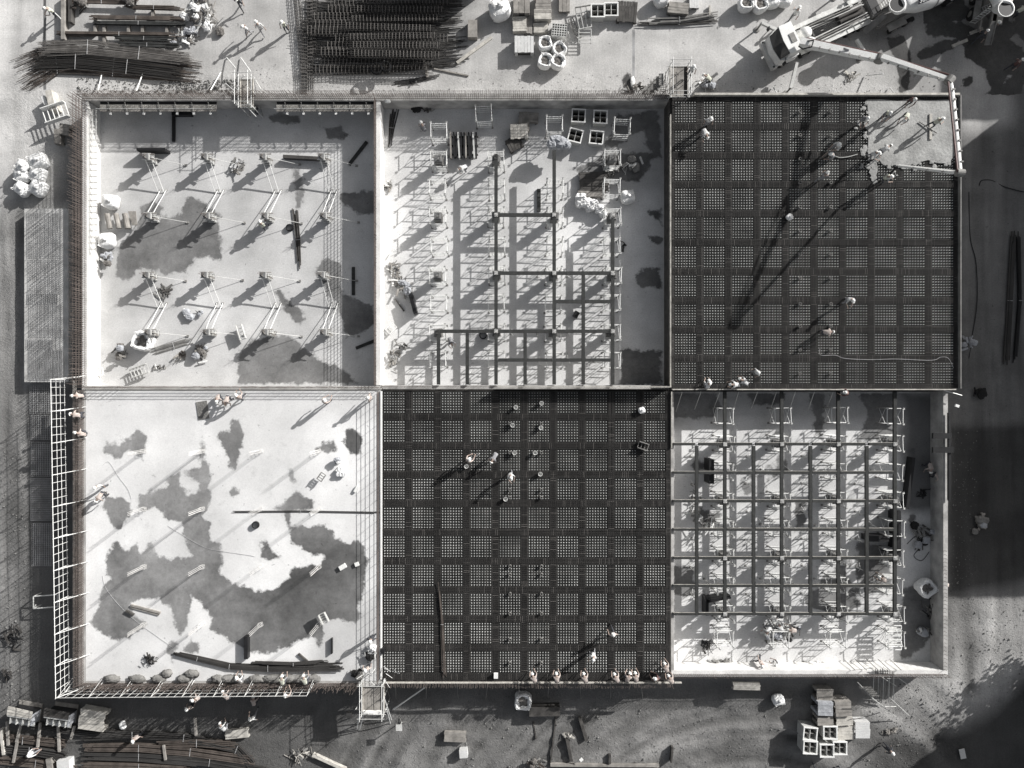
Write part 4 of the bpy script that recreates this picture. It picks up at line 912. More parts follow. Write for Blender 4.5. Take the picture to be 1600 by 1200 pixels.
def stack(px,py,z,w,l,n,layers,dg,m,label,name='timber_stack',cat='timber',th=.06,jit=.05,along='y',bearers=True,seed=None,group=None):
    rr=random.Random(seed if seed is not None else int(px*7+py)); t=thing(name,label,cat,P(px,py,z),R(dg),group); bw=w/n
    if bearers:
        for s in (-.35,.35): part('bearer', MB().box((0,s*l,.04) if along=='y' else (s*l,0,.04),(w*1.05,.08,.08) if along=='y' else (.08,w*1.05,.08)), M['woodd'], t)
    for k in range(layers):
        vis = (k==layers-1)
        for i in range(n):
            if not vis and 0<i<n-1: continue
            zz=.08+th*(k+.5)+ (rr.uniform(0,.02) if vis else 0); c=(-w/2+bw*(i+.5),rr.uniform(-jit,jit)*l*.4)
            dd=(bw*.93,l*rr.uniform(1-jit,1)); 
            if along!='y': c=(c[1],c[0]); dd=(dd[1],dd[0])
            part('board', MB().box((c[0],c[1],zz),(dd[0],dd[1],th*.93),rz=rr.uniform(-jit,jit)*.3), M[m], t)
    return t
ST=[(815,5,ZG,1.35,1.6,3,14,1,'woodg','stack of wide grey boards at the north frame edge left of the ribbed boards','y'),(849,5,ZG,1.3,1.6,6,12,0,'woodg','stack of narrow boards at the north frame edge under two pale battens','x'),(848,22,ZG,1.4,.8,5,12,0,'wood','low stack of pale boards below the narrow ones in the north yard','x'),(812,37,ZG,1.15,1.2,6,8,2,'wood','loose brownish planks laid crosswise left of the pallet gap, north yard','x'),(827,38,ZG,.5,1.5,3,6,0,'woodg','narrow upright stack of boards beside the crosswise planks','y'),(845,43,ZG,1.2,.8,4,6,3,'wood','white battens stacked crosswise above the four open bags','x'),(819,69,ZG,1.55,1.35,6,12,1,'panelw','stack of whitish boards, lowest of the west timber stacks in the north yard','y'),(882,4,ZG,.9,1.5,3,5,0,'woodg','pair of thick planks at the north frame edge right of the stacks','y'),
 (980,18,ZG,1.6,1.7,7,6,-4,'woodd','dark and pale planks right of the crates at the north frame edge','y'),(1060,12,ZG,1.7,.9,4,8,-6,'woodg','board stack under the pipe pile, north yard','x'),(1085,3,ZG,.8,1.0,4,5,0,'panelw','small white battens east of the pipe pile','y'),
 (819,190,ZF,.9,1.6,4,6,-3,'woodg','boards in the shade by the north wall, middle pit, upper','y'),(811,205,ZF,1.4,1.2,5,10,3,'wood','boards standing in barred shade below the north wall, middle pit, lower','y'),(830,183,ZF,1.2,.8,4,6,-5,'woodg','short boards by the north wall right of the taller stack, middle pit','x'),
 (804,224,ZF,1.2,1.1,5,6,28,'woodd','skewed stack of dark boards below the barred ones, middle pit','y'),(928,283,ZF,2.4,1.5,8,5,2,'woodd','large dark plank pile in the shaded corner of the middle pit','x'),(925,303,ZF,2.3,.5,3,6,0,'woodg','dark planks with pale edges just above the white debris heap','x'),
 (143,1126,ZG,2.1,1.6,6,14,-9,'wood','thick pale timber stack right of the two racks in the south-west yard','x'),(370,1147,ZG,1.9,.7,5,6,5,'wood','pale bent sheets on bearers in the south yard','x'),(711,1152,ZG,1.8,.8,4,6,-2,'woodg','planks on two bearers in the gravel south of the lower deck','x'),(1167,1073,ZG+1.2,2.2,.55,4,6,-1,'wood','pale planks on the rim right of the south-east corner of the lower deck','x'),
 (1289,1086,ZG,1.35,.9,5,16,0,'woodg','grey plank stack, topmost of the south-east group','x'),(1290,1108,ZG,1.25,1.1,4,22,-2,'tarp','stack wrapped in pale grey sheet, left middle of the south-east group','x'),(1318,1108,ZG,1.3,1.2,4,22,2,'woodg','stack of grey panels, right middle of the south-east group','x'),(1290,1127,ZG,1.3,.7,3,18,0,'woodg','grey panel stack directly above the middle crate','x'),(1320,1127,ZG,1.35,.7,4,18,3,'wood','panel stack with two dark square holes, south-east group','x'),(1322,1145,ZG,1.35,1.1,5,14,0,'wood','low pale board stack right of the middle crate','x'),(1348,1141,ZG,1.2,1.3,7,16,0,'panelw','brightest pale board stack at the east end of the south-east group','x'),
 (100,202,ZG,.8,.9,3,10,-8,'woodg','grey block of boards under the crates by the north-west corner','x'),(89,213,ZG,.5,1.2,2,10,0,'woodg','narrow dark stack left of the grey block by the north-west corner','y')]
for x,y,z,w,l,n,ly,dg,m,lb,al in ST:
    if al=='x': w,l=l,w
    q=P(x,y,z+.08+.06*ly); px_,py_=800+q.x/S(z),600-q.y/S(z); stack(px_,py_,z,w,l,n,ly,dg,m,lb,along=al,th=.06)
# black panels and single timbers lying about
def plank(x0,y0,x1,y1,w,z,h,m,label,name='plank',cat='plank',group=None):
    a,b=P(x0,y0,z+h),P(x1,y1,z+h); a.z=b.z=z+h/2+.004; return solo(name, MB().beam(a,b,w/20,h), M[m], label, cat, group)
PL=[(213,233,258,233,4,0,.9,'black','black panel on edge above the first column form, upper left pit'),(271,174,271,221,5,0,.12,'black','black board standing out from the north wall, upper left pit'),(268,177,298,177,5,0,.5,'black','dark board against the north wall, upper left pit'),(545,257,573,221,5,0,.15,'dark','dark board lying askew in the shaded strip, upper left pit'),(552,417,552,461,5,0,.1,'dark','dark board lying straight in the shaded strip, upper left pit'),(556,544,586,532,5,0,.1,'dark','dark board near the divider wall, south-east of the upper left pit'),(442,244,500,247,5,0,.5,'woodd','long brown timber between the last two column forms, top row, upper left pit'),
 (720,165,763,165,5,0,.3,'black','long black box beam against the north wall, middle pit'),(641,460,649,490,6,0,.9,'black','black panel leaning askew at the west of the middle pit'),(842,295,842,330,6,0,.15,'dark','dark short beam between two long ones, middle pit'),(897,489,904,493,10,0,.5,'black','small black panel square in the grid, middle pit'),(617,467,631,486,2,0,.15,'woodd','thin dark stick beside the askew black panel, middle pit'),
 (1112,718,1112,756,8,0,1.5,'black','black panel standing under the first bay of the beam grid'),(1357,842,1389,842,9,0,1.2,'black','black bench-like panel under the east part of the beam grid'),(1405,798,1405,870,6,0,1.4,'black','tall black panel right of the last beam of the grid'),(1418,795,1428,715,5,0,.8,'black','long black plank leaning in the east strip of the right pit'),(1105,940,1142,933,5,0,1.2,'black','black board set at a slant under the south-west of the grid'),(1105,935,1105,962,5,0,1.2,'black','short black board joined to the slanted one, south-west of the grid'),
 (1370,70,1330,60,4,ZG,.2,'galvd','x'),(384,995,384,1030,6,ZD,.5,'black','black upright board on the white deck above the long bar bundle'),(204,946,250,958,3,ZD,.15,'woodg','pale twin batten lying on the white deck'),(204,949,248,961,2,ZD,.1,'woodg','second thin batten just below the twin batten on the white deck'),(310,627,327,627,0,ZD,.1,'black','x'),
 (518,998,518,1022,2,ZD,.3,'black','thin black upright stick right of the bar bundle, white deck'),(466,1022,480,1034,3,ZD,.15,'woodd','short dark stick crossing the end of the bar bundle, white deck'),(196,955,208,961,3,ZD,.2,'woodd','small dark stick west of the battens, white deck'),
 (678,107,732,118,2,ZG,.1,'woodg','thin pole lying in the yard right of the rebar cages'),(714,98,768,58,5,ZG,.12,'wood','pale plank lying aslant left of the big white bag'),(990,45,990,128,4,ZG,.04,'woodg','x'),(662,92,668,120,4,ZG,.2,'woodg','grey batten under the cage ends in the north yard'),
 (98,-10,98,61,6,ZG,.5,'woodg','long thick beam standing out beside the north-west timber yard'),(109,-10,109,34,5,ZG,.5,'woodd','dark beam right of the long thick one, north-west yard'),(95,53,146,53,4,ZG,.3,'woodg','horizontal beam joining the long thick one, north-west yard'),(75,141,82,171,10,ZG,.9,'wood','short pale log upright by the north-west corner'),(66,150,72,163,6,ZG,.7,'panelw','small white block left of the pale log, north-west corner'),(82,152,94,152,2,ZG,.6,'woodd','x'),
 (486,1103,520,1190,0,ZG,.1,'woodg','x'),(488,1180,540,1204,5,ZG,.35,'wood','pale timber lying aslant at the bottom frame edge'),(0,1140,5,1180,4,ZG,.5,'wood','pale timber at the far bottom left edge'),(833,1128,838,1155,2,ZG,.1,'woodd','thin dark rod in the gravel, westernmost pair'),(869,1118,860,1195,2,ZG,.1,'woodd','long thin dark rod in the gravel south of the lower deck'),(906,1122,917,1158,5,ZG,.3,'woodd','bundle of dark rods lying aslant in the gravel'),(886,1155,893,1190,5,ZG,.3,'woodd','short dark log in the gravel'),(953,1180,953,1194,4,ZG,.4,'woodd','short dark stump near the bottom edge'),(1051,1168,1049,1192,3,ZG,.5,'woodd','thin dark stake near the bottom edge'),(860,1196,1030,1197,4,ZG,.3,'woodg','long pale timber along the bottom frame edge'),
 (827,1113,875,1112,14,ZG,.9,'woodd','dark board shed roof in the shade south of the lower deck'),(636,1078,664,1053,0,ZG,.2,'wood','x'),(1463,649,1484,649,0,0,.2,'black','x'),(1435,1060,1440,1062,0,0,.1,'black','x'),(1295,1170,1310,1180,0,0,.1,'wood','x')]
for q in PL:
    if q[8]=='x' or q[4]==0: continue
    plank(*q)
# dark sling frames on the east wall of the right pit
def post_frame(pts,w,z,h,m,name,label,cat):
    mb=MB()
    for x0,y0,x1,y1 in pts: a,b=P(x0,y0,z),P(x1,y1,z); mb.beam(a,b,w,h)
    return solo(name,mb,M[m],label,cat)
post_frame([(1483,645,1483,782)],.2,ZW+.25,.2,'black','wall_clamp','long black waler along the top of the east wall of the right pit','waler')
post_frame([(1457,681,1486,681)],.42,ZW+.42,.2,'black','wall_clamp','upper black bracket bridging the east wall of the right pit','bracket')
post_frame([(1457,703,1489,703)],.45,ZW+.42,.2,'black','wall_clamp','lower black bracket bridging the east wall of the right pit','bracket')
# ================================================================== rebar cages, bundles and mats
def cage(L,w,h,st,seed):
    rr=random.Random(seed); t=thing('rebar_cage','x','rebar cage'); a=MB(); b=MB()
    for k in range(4):
        for z in (0,h): y=-w/2+w*k/3; a.beam(V(-L/2-rr.uniform(0,.5),y,z+.02),V(L/2+rr.uniform(0,.5),y+rr.uniform(-.05,.05),z+.02),.026,.024)
    x=-L/2+.1
    while x<L/2: 
        for y in (-w/2,w/2): b.beam(V(x,y,0),V(x,y,h+.04),.026,.026)
        b.beam(V(x,-w/2-.02,h+.055),V(x,w/2+.02,h+.055),.034,.02); x+=st
    part('main_bars',a,M['rebar'],t,kind='stuff'); part('stirrups',b,M['stir'],t,kind='stuff'); return t
cg=cage(9.2,.62,.40,.30,1); CG=[False]; cg2=cage(7.0,.45,.3,.28,2); CG2=[False]; rr=random.Random(23)
for i,Y in enumerate((-14,-3,8,19,30,41,52,63,74,85,96,107)):
    x=598+rr.uniform(-30,34)-(0 if Y<90 else 30); l=P(x,Y,ZG+.5); l.z=ZG+.05+(.45 if Y<92 else 0)
    put(cg,CG,l,R(rr.uniform(-1.2,1.2)),'brown rebar cage in the big north stack, %s from the frame edge'%ORD[i+1],'rebar cages stacked in the north yard')
for i,Y in enumerate((0,14,28,42,56,70,84)):
    x=615+rr.uniform(-20,20); l=P(x,Y,ZG+1.3); l.z=ZG+1.0; put(cg2,CG2,l,R(rr.uniform(-2,2)),'rebar cage lying on top of the big north stack, %s from the frame edge'%ORD[i+1],'rebar cages stacked in the north yard')
for i,(X,Y) in enumerate(((492,20),(486,70),(470,50),(478,100))):
    l=P(X,Y,ZG); l.z=ZG+.02+.03*i; put(cg2,CG2,l,R(90+rr.uniform(-3,7)),'narrow cage lying north-south at the west side of the stack, %s from the north'%ORD[i+1],'rebar cages stacked in the north yard')
def bundle(ctrl,n,spread0,spread1,z,h,m,label,r=.013,seed=1,name='rebar_bundle',ties=True,jag=.6,group=None):
    """bars following control points (photo px); spreads (m) at the two ends"""
    rr=random.Random(seed); pts=[P(x,y,z) for x,y in ctrl]; base=sum(pts,V(0,0,0))/len(pts); t=thing(name,label,'rebar',V(base.x,base.y,z),0,group); mb=MB(); N=len(pts)
    for k in range(n):
        f=(k+.5)/n-.5; zz=rr.uniform(.02,h); q=[]
        for i,p in enumerate(pts):
            a=pts[max(0,i-1)]; b=pts[min(N-1,i+1)]; d=(b-a).normalized(); nn=V(-d.y,d.x,0); sp=spread0+(spread1-spread0)*i/(N-1)
            e=d*rr.uniform(-jag,jag) if i in (0,N-1) else V(0,0,0); q.append(p+nn*(f*sp+rr.uniform(-.05,.05)*sp*.5)+V(0,0,zz)+e)
        for a,b in zip(q,q[1:]): mb.beam(a,b,2*r,2*r)
    part('bars',mb,M[m],t,True,kind='stuff' if n>100 else None)
    if ties:
        for i in range(1,N-1) if N>2 else []:
            p=pts[i]; a=pts[i-1]; b=pts[i+1]; d=(b-a).normalized(); nn=V(-d.y,d.x,0); sp=spread0+(spread1-spread0)*i/(N-1); part('tie_wire',MB().beam(p-nn*sp/2+V(0,0,h+.02),p+nn*sp/2+V(0,0,h+.02),.03,.02),M['mesh'],t,True)
    return t
bundle([(495,58),(600,60),(706,52)],190,6.0,5.4,ZG,.12,'rebar','deep layer of long dark bars under the rebar cages in the north yard',seed=29,r=.016,jag=1.3)
bundle([(48,112),(90,92),(180,100),(292,112)],110,3.0,1.8,ZG,.2,'brown','wide fan of long bars spreading westwards in the north-west yard',seed=3,r=.012,jag=1.4)
bundle([(70,78),(140,76),(220,85),(292,94)],60,1.3,1.0,ZG+.15,.3,'stir','rusty ribbed bars lying on the upper side of the fan, north-west yard',seed=4,r=.014)
bundle([(60,100),(120,98),(200,106),(280,116)],34,1.3,1.1,ZG+.2,.2,'rebar','second layer of dark bars on the fan, north-west yard',seed=5,r=.013)
for i,(y,x0,x1,n) in enumerate(((28,150,278,26),(36,155,280,22),(53,100,275,10),(60,190,262,26),(70,192,270,26),(3,120,200,16),(12,205,278,16))):
    bundle([(x0,y),((x0+x1)/2,y+1),(x1,y+2)],n,.30,.35,ZG+.3,.15,'dark' if i in (1,3,4) else 'brown','%s dark steel bundle across the bearers in the north-west yard, at the %s'%(ORD[i+1],('upper edge','scrap side','middle','inner frame','lower frame','top left','top right')[i]),r=.03,seed=30+i,group='steel bundles on bearers in the north-west yard')
for i,(x,y0,y1) in enumerate(((148,28,52),(162,34,68),(200,36,52),(222,38,54),(238,12,30),(260,38,54),(188,58,76))):
    plank(x,y0,x,y1,4,ZG,.3,'woodg','short pale bearer timber, %s from the west in the north-west timber yard'%ORD[i+1],name='bearer',cat='bearer',group='bearers in the north-west yard')
for i,c in enumerate((((140,1150),(210,1146),(290,1150),(372,1168),(392,1190)),((142,1166),(220,1166),(300,1172),(390,1185)),((140,1178),(220,1180),(300,1186)),((258,1160),(310,1158),(362,1162)),((262,1182),(330,1188),(420,1204)),((0,1150),(40,1154),(95,1160)),((0,1166),(50,1170),(100,1178)),((0,1185),(60,1190),(110,1200)),((60,1132),(120,1140),(185,1146)),((140,1194),(220,1196),(290,1200)))):
    bundle(list(c),34,.55,.7,ZG+.05,.35,'brown' if i%2 else 'rebar','brown steel bundle in the south-west yard, %s'%('long one bending south at its end','second below the long bent one','third below the long bent one','short one right of the gap','one running off the bottom edge','topmost at the west frame edge','middle one at the west frame edge','lowest at the west frame edge','one below the two racks','lowest one left of the gap')[i],r=.03,seed=50+i,group='steel bundles in the south-west yard')
for i,(x0,y0,x1,y1) in enumerate(((10,1128,12,1165),(33,1128,25,1160),(62,1130,58,1168),(26,1160,20,1192),(90,1135,92,1175),(116,1135,110,1155),(255,1165,258,1188),(304,1122,306,1150))):
    plank(x0,y0,x1,y1,3.5,ZG+.4,.15,'woodg','bearer timber crossing the bundles of the south-west yard, %s from the west'%ORD[i+1],name='bearer',cat='bearer',group='bearers in the south-west yard')
bundle([(281,1021),(310,1028),(360,1040),(420,1043),(527,1041)],22,.25,.6,ZD,.22,'rebar','long curved bundle of dark bars on the south part of the white deck',r=.028,seed=70)
bundle([(400,1034),(460,1036),(504,1033)],14,.2,.3,ZD,.3,'rebar','shorter bars lying over the curved bundle on the white deck',r=.024,seed=71)
bundle([(356,800),(470,799),(582,801)],3,.2,.2,ZD,.03,'rebar','pair of long dark bars lying east-west on the white deck',r=.014,seed=72,jag=1.5)
bundle([(1020,35),(1060,34),(1112,25)],14,.6,.5,ZG,.4,'galvd','grey pipes lying in the north yard below the white bag',r=.03,seed=73,name='pipe_pile'); bundle([(1000,38),(1060,38),(1110,35)],8,.3,.3,ZG,.2,'woodd','thin dark rods along the front of the pipe pile',r=.022,seed=74)
bundle([(622,131),(650,126),(678,120)],6,.5,.4,ZG,.05,'rebar','a few thin bars lying loose near the north wall',r=.016,seed=75); bundle([(686,920),(691,975),(694,1050)],6,.10,.35,ZD+.05,.12,'brown','loose rusty bars lying north-south on the lower rebar deck',r=.02,seed=76); 0 and bundle([(687,790),(686,860),(687,920)],3,.1,.15,ZD+.05,.1,'rust','slender rusty bars in the second beam strip of the lower rebar deck',r=.018,seed=77)
bundle([(462,335),(466,375),(468,415)],6,.5,.3,ZF,.1,'woodd','thin dark poles lying between the last two columns of the upper left pit',r=.03,seed=78); bundle([(245,548),(272,540),(296,533)],9,.6,.5,ZF,.1,'galvd','thin bars fanned out right of the open scrap bag',r=.02,seed=79)
bundle([(616,178),(612,200),(610,220)],12,.7,.3,ZF,.05,'rebar','curly dark bars in the north-west corner of the middle pit',r=.018,seed=80)
bundle([(1582,370),(1577,470),(1572,562)],9,.4,.5,ZG,.1,'rebar','long black bars lying north-south on the shaded road in the east',r=.035,seed=81); bundle([(1590,370),(1592,470),(1585,560)],5,.3,.3,ZG,.2,'black','thinner black bars at the east frame edge',r=.03,seed=82)
for x0,y0,x1,y1,lb in ((1045,240,1046,245,'x'),):
    pass
# curved rebar coils
def coil(px,py,z,r,label):
    t=thing('wire_coil',label,'coil',P(px,py,z),0,'wire coils'); mb=MB()
    for k in range(7):
        rr_=r*(1-.03*k); pts=[V(rr_*math.cos(2*math.pi*i/20),rr_*math.sin(2*math.pi*i/20),.03+.035*k) for i in range(21)]; mb.path(pts,.02,4)
    part('coil_rings',mb,M['black'],t); return t
coil(589,108,ZG+.9,.5,'black wire coil on the rebar cages, left of two'); coil(603,105,ZG+.9,.45,'black wire coil on the rebar cages, right of two')
coil(400,820,ZD,.28,'small grey coil lying on the white deck'); coil(453,356,ZF,.3,'small wire coil in the upper left pit'); coil(755,524,ZF,.3,'small wire coil under the short beam, middle pit')
def mat_(px0,py0,px1,py1,z,sp,n,label,seed):
    rr=random.Random(seed); a,b=P(px0,py1,z),P(px1,py0,z); t=thing('mesh_mat',label,'mesh mat',V((a.x+b.x)/2,(a.y+b.y)/2,z),0,'welded mesh mats stacked west of the building'); mb=MB()
    for k in range(n):
        ox,oy=rr.uniform(-.12,.12),rr.uniform(-.12,.12); zz=z+.03+.035*k; x=a.x
        while x<=b.x: mb.beam(V(x+ox,a.y+oy,zz),V(x+ox,b.y+oy,zz),.014,.014); x+=sp
        y=a.y
        while y<=b.y: mb.beam(V(a.x+ox,y+oy,zz+.015),V(b.x+ox,y+oy,zz+.015),.014,.014); y+=sp
    part('mesh_wires',mb,M['mesh'],t,True,kind='stuff'); return t
pl0,pl1=P(38,597,ZG+.75),P(107,326,ZG+.75); solo('concrete_platform',MB().box2(pl0.x,pl1.x,pl0.y,pl1.y,ZG,ZG+.75),M['conc'],'raised pale concrete platform carrying the northern mesh mats','platform')
for i,(a,b,c,d,n) in enumerate(((44,330,98,400,1),(46,403,97,456,1),(44,458,92,474,2),(44,475,96,526,1),(44,528,84,544,2),(44,546,97,592,2),(48,600,84,645,2),(50,650,84,688,2),(50,692,84,742,2),(50,746,84,812,2),(52,818,86,884,2))):
    mat_(a,b,c,d,ZG+(.78 if b<595 else .05),.15,n,'mesh mat on the ground west of the building, %s from the north'%ORD[i+1],90+i)
# ================================================================== white guardrails on the outer edges
def guardrail(p0,p1,n,z,h,inward,label,brace_every=4,outb=True):
    a,b=P(p0[0],p0[1],z),P(p1[0],p1[1],z); t=thing('guardrail',label,'guardrail',V((a.x+b.x)/2,(a.y+b.y)/2,z),0,'white guardrails on the deck edges'); d=(b-a)/n
    for hh in (.12,.65,1.15,h): part('rail',MB().tube(a+V(0,0,hh),b+V(0,0,hh),.028 if hh>1.2 else .018,6),M['white' if n==40 else 'galv'],t,True)
    for i in range(n+1):
        p=a+d*i; part('post',MB().tube(p,p+V(0,0,h+.05),.020 if i%brace_every else .030,6),M['white' if n==40 else 'galv'],t,True)
        if i%brace_every==0: part('brace',MB().tube(p+V(0,0,h-.1),p+V(inward[0]*1.6,inward[1]*1.6,.05),.024 if n==40 else .014,5),M['white'],t,True); part('brace',MB().tube(p+V(0,0,.7),p+V(inward[0]*1.1+.1,inward[1]*1.1,.05),.02,5),M['white'],t,True)
    return t
guardrail((102,593),(109.5,1076),40,ZD,1.75,(1,.18),'tall white guardrail along the west side of the white deck')
guardrail((111,1075),(489,1072),32,ZD,1.75,(.1,.5),'white guardrail along the south side of the white deck')
wk=thing('walkway','dark plank walkway along the west side of the white deck','walkway',P(114,830,ZD-.2)); a=P(105,1076,ZD-.2); b=P(120,594,ZD-.2)
for k in range(8): y0=a.y+(b.y-a.y)*k/8; y1=a.y+(b.y-a.y)*(k+1)/8-.03; part('walk_board',MB().box2(a.x+.42,b.x-.05,y0,y1,ZD-.25,ZD-.2),M['woodg'],wk,True)
wk2=thing('walkway','dark plank walkway along the south side of the white deck','walkway',P(300,1078,ZD-.2)); a=P(112,1080,ZD-.2); b=P(490,1075,ZD-.2)
for k in range(6): x0=a.x+(b.x-a.x)*k/6; x1=a.x+(b.x-a.x)*(k+1)/6-.03; part('walk_board',MB().box2(x0,x1,a.y-.1,b.y,ZD-.25,ZD-.2),M['woodd'],wk2,True)
fr=MB(); 
for (x0,y0,x1,y1) in ((52,932,90,929),(90,929,90,948),(90,948,52,951),(52,951,52,932),(56,945,52,951)): fr.tube(P(x0,y0,ZG+1.0),P(x1,y1,ZG+1.0),.05,6)
for x,y in ((52,932),(52,951),(90,948)): fr.tube(P(x,y,ZG+1.0),P(x,y,ZG+1.0)-V(0,0,1.0),.04,6)
solo('box_frame',fr,M['galv'],'white rectangular frame standing in the shade west of the guardrail','frame')
# brackets with struts over the north wall of the upper left pit
def bracket_row(x0,x1,y0,y1,n,label):
    t=thing('climbing_formwork',label,'formwork',P((x0+x1)/2,y1,ZW-.25),0,'hanging walkways along the north wall'); a,b=P(x0,y1,ZW-.2),P(x1,y0,ZW-.2)
    part('walk_boards',MB().box2(a.x,b.x,a.y,a.y+.28,ZW-.25,ZW-.2),M['woodg'],t,True); part('walk_boards',MB().box2(a.x,b.x,a.y+.31,a.y+.52,ZW-.25,ZW-.21),M['wood'],t,True); part('dark_gap_board',MB().box2(a.x,b.x,a.y+.6,b.y,ZW-.3,ZW-.24),M['black'],t,True)
    part('rail',MB().tube(V(a.x,a.y,ZW+.35),V(b.x,a.y,ZW+.35),.03,5),M['galv'],t,True)
    for k in range(n):
        x=a.x+(b.x-a.x)*(k+.5)/n; part('bracket',MB().tube(V(x,b.y,ZW-.1),V(x+.25,a.y-.2,ZW-.1),.035,5),M['galvd'],t,True); part('bracket_tip',MB().box((x+.25,a.y-.22,ZW-.08),(.16,.16,.08)),M['white'],t,True)
bracket_row(156,338,157,174,7,'hanging plank walkway with brackets, west half of the north wall, upper left pit'); bracket_row(432,584,157,174,6,'hanging plank walkway with brackets, east half of the north wall, upper left pit')
t=thing('climbing_formwork','hanging ladder-like walkway down the west wall of the upper left pit','formwork',P(150,380,ZW-.3)); a,b=P(139,604,ZW-.2),P(152,172,ZW-.2)
for x in (a.x+.1,a.x+.35,a.x+.62): part('long_rail',MB().tube(V(x,b.y-11.5,ZW-.1),V(x,b.y,ZW-.1),.025,5),M['galv'],t,True)
for k in range(24): y=b.y-11.5*k/24; part('rung',MB().box((a.x+.36,y,ZW-.13),(.7,.05,.03)),M['galvd'],t,True)
# slanted props against walls
rr=random.Random(77)
for i in range(9):
    x=1060+i*29.5; p=P(x+6,612,ZW); q=P(x-4,640+rr.uniform(-3,5),.05); solo('wall_prop',MB().tube(p,q,.03,6),M['galv'],'slim slanted prop against the north wall of the right pit, %s from the west'%ORD[i+1],'prop','slanted props at the north wall of the right pit')
for i in range(9):
    x=618+i*48; p=P(x,1068,ZD-.2); q=P(x+rr.uniform(-3,3),1092,ZG+.05); solo('wall_prop',MB().tube(p,q,.025,6),M['galvd'],'slim prop holding the south edge of the lower deck, %s from the west'%ORD[i+1],'prop','slanted props under the south edge of the lower deck')
for i,(x0,y0,x1,y1) in enumerate(((159,116,153,142),(223,115,213,142),(345,113,329,141),(354,90,368,106),(376,90,392,112),(1208,136,1214,146),(1390,137,1400,148),(1353,118,1380,115))):
    solo('prop_pole',MB().tube(P(x0,y0,ZG+.1),P(x1,y1,ZG+1.0),.045,6),M['white'],'short white prop leaning outside the north wall, %s from the west'%ORD[i+1],'prop','white props leaning outside the north wall')
solo('long_prop',MB().tube(P(615,1108,ZG+.1),P(664,1074,ZG+1.6),.06,6),M['white'],'long white tube leaning right of the south access platform','tube'); solo('long_prop',MB().tube(P(1006,1073,ZG+1),P(1024,1062,ZD),.06,6),M['woodg'],'short pale tube under the person in dark red, south rim','tube')
solo('upright_stick',MB().tube(P(1475,610,ZD),P(1503,618,ZD),.04,6),M['galv'],'thin pale tube across the south-east corner of the right rebar deck','tube')
# hoses and cables
def hose(pts,z,r,m,label,name='hose',cat='hose'):
    q=[P(x,y,z) for x,y in pts]; out=[]
    for i in range(len(q)-1):
        p0=q[max(0,i-1)];p1=q[i];p2=q[i+1];p3=q[min(len(q)-1,i+2)]
        for k in range(6): s=k/6; out.append(.5*((2*p1)+(p2-p0)*s+(2*p0-5*p1+4*p2-p3)*s*s+(3*p1-p0-3*p2+p3)*s**3))
    out.append(q[-1]); return solo(name,MB().path(out,r,5),M[m],label,cat)
hose([(1281,545),(1283,555),(1305,555),(1320,560),(1360,562),(1400,561),(1455,563),(1470,558),(1482,560),(1490,575)],ZD+.06,.016,'mesh','pale cable snaking across the southern right rebar deck','cable','cable')
hose([(1302,243),(1312,246),(1325,245),(1340,241)],ZD+.1,.03,'galv','thin pale hose between two people left of the pour','hose'); hose([(1514,300),(1516,370),(1525,410),(1527,470),(1520,520),(1514,560)],ZG+.03,.03,'black','long dark cable on the shaded road east of the rebar deck','cable','cable')
hose([(1530,290),(1534,282),(1550,282),(1570,292),(1600,300)],ZG+.03,.035,'black','looped dark hose at the east frame edge','hose','hose'); hose([(160,728),(170,722),(185,745),(200,765),(205,780)],ZD+.02,.010,'mesh','thin grey cable wandering over the west of the white deck','cable','cable')
hose([(262,822),(300,845),(325,857),(350,862),(390,868),(398,870)],ZD+.02,.011,'mesh','thin cable crossing the damp patches of the white deck','cable','cable'); hose([(160,900),(167,922),(195,955),(225,980),(270,1012)],ZD+.02,.011,'mesh','thin cable running to the battens on the white deck','cable','cable')
hose([(1417,850),(1432,838),(1440,852),(1428,868),(1440,876),(1452,862)],ZF+.02,.025,'black','black cable tangle in the east strip of the right pit','cable','cable')
# ================================================================== access platforms
def platform(x0,y0,x1,y1,z,label,hh=1.2,ext=((0,0,0,0),),zb=ZG,dark=.3,name='access_platform'):
    t=thing(name,label,'scaffold',P((x0+x1)/2,(y0+y1)/2,zb)); a,b=P(x0,y1,z),P(x1,y0,z); n=5; w=(b.x-a.x)/n
    for k in range(n): part('deck_board',MB().box2(a.x+w*k+.01,a.x+w*(k+1)-.01,a.y,b.y,z-.05,z-.0),M['woodg' if k<n-1 else 'woodd'],t,True)
    for x in (a.x,b.x):
        for y in (a.y,(a.y+b.y)/2,b.y): part('post',MB().tube(V(x,y,zb),V(x,y,z+hh),.03,6),M['galv'],t,True)
        for h in (.5,hh-.05): part('rail',MB().tube(V(x,a.y-.2,z+h),V(x,b.y+.2,z+h),.026,6),M['white'],t,True)
        part('brace',MB().tube(V(x,a.y,zb+.2),V(x,b.y,z),.022,5),M['galvd'],t,True); part('toe_board',MB().box2(x-.02,x+.02,a.y,b.y,z,z+.15),M['wood'],t,True)
    for y in (a.y,b.y):
        for h in (.05,.5,hh-.05): part('rail',MB().tube(V(a.x-.2,y,z+h),V(b.x+.2,y,z+h),.024,6),M['galv'],t,True)
    return t,a,b
pa,a,b=platform(376,124,396,168,ZD-.2,'narrow stair platform over the north wall of the upper left pit',1.3)
for q in ((352,130,398,170),(362,142,400,182),(370,128,382,118),(396,120,408,140)): part('diagonal_tube',MB().tube(P(q[0],q[1],ZG+.8),P(q[2],q[3],ZD+.3),.03,5),M['white'],pa,True)
pb,a,b=platform(1046,104,1074,152,ZD,'access platform over the north wall at the corner of the right rebar deck',1.3)
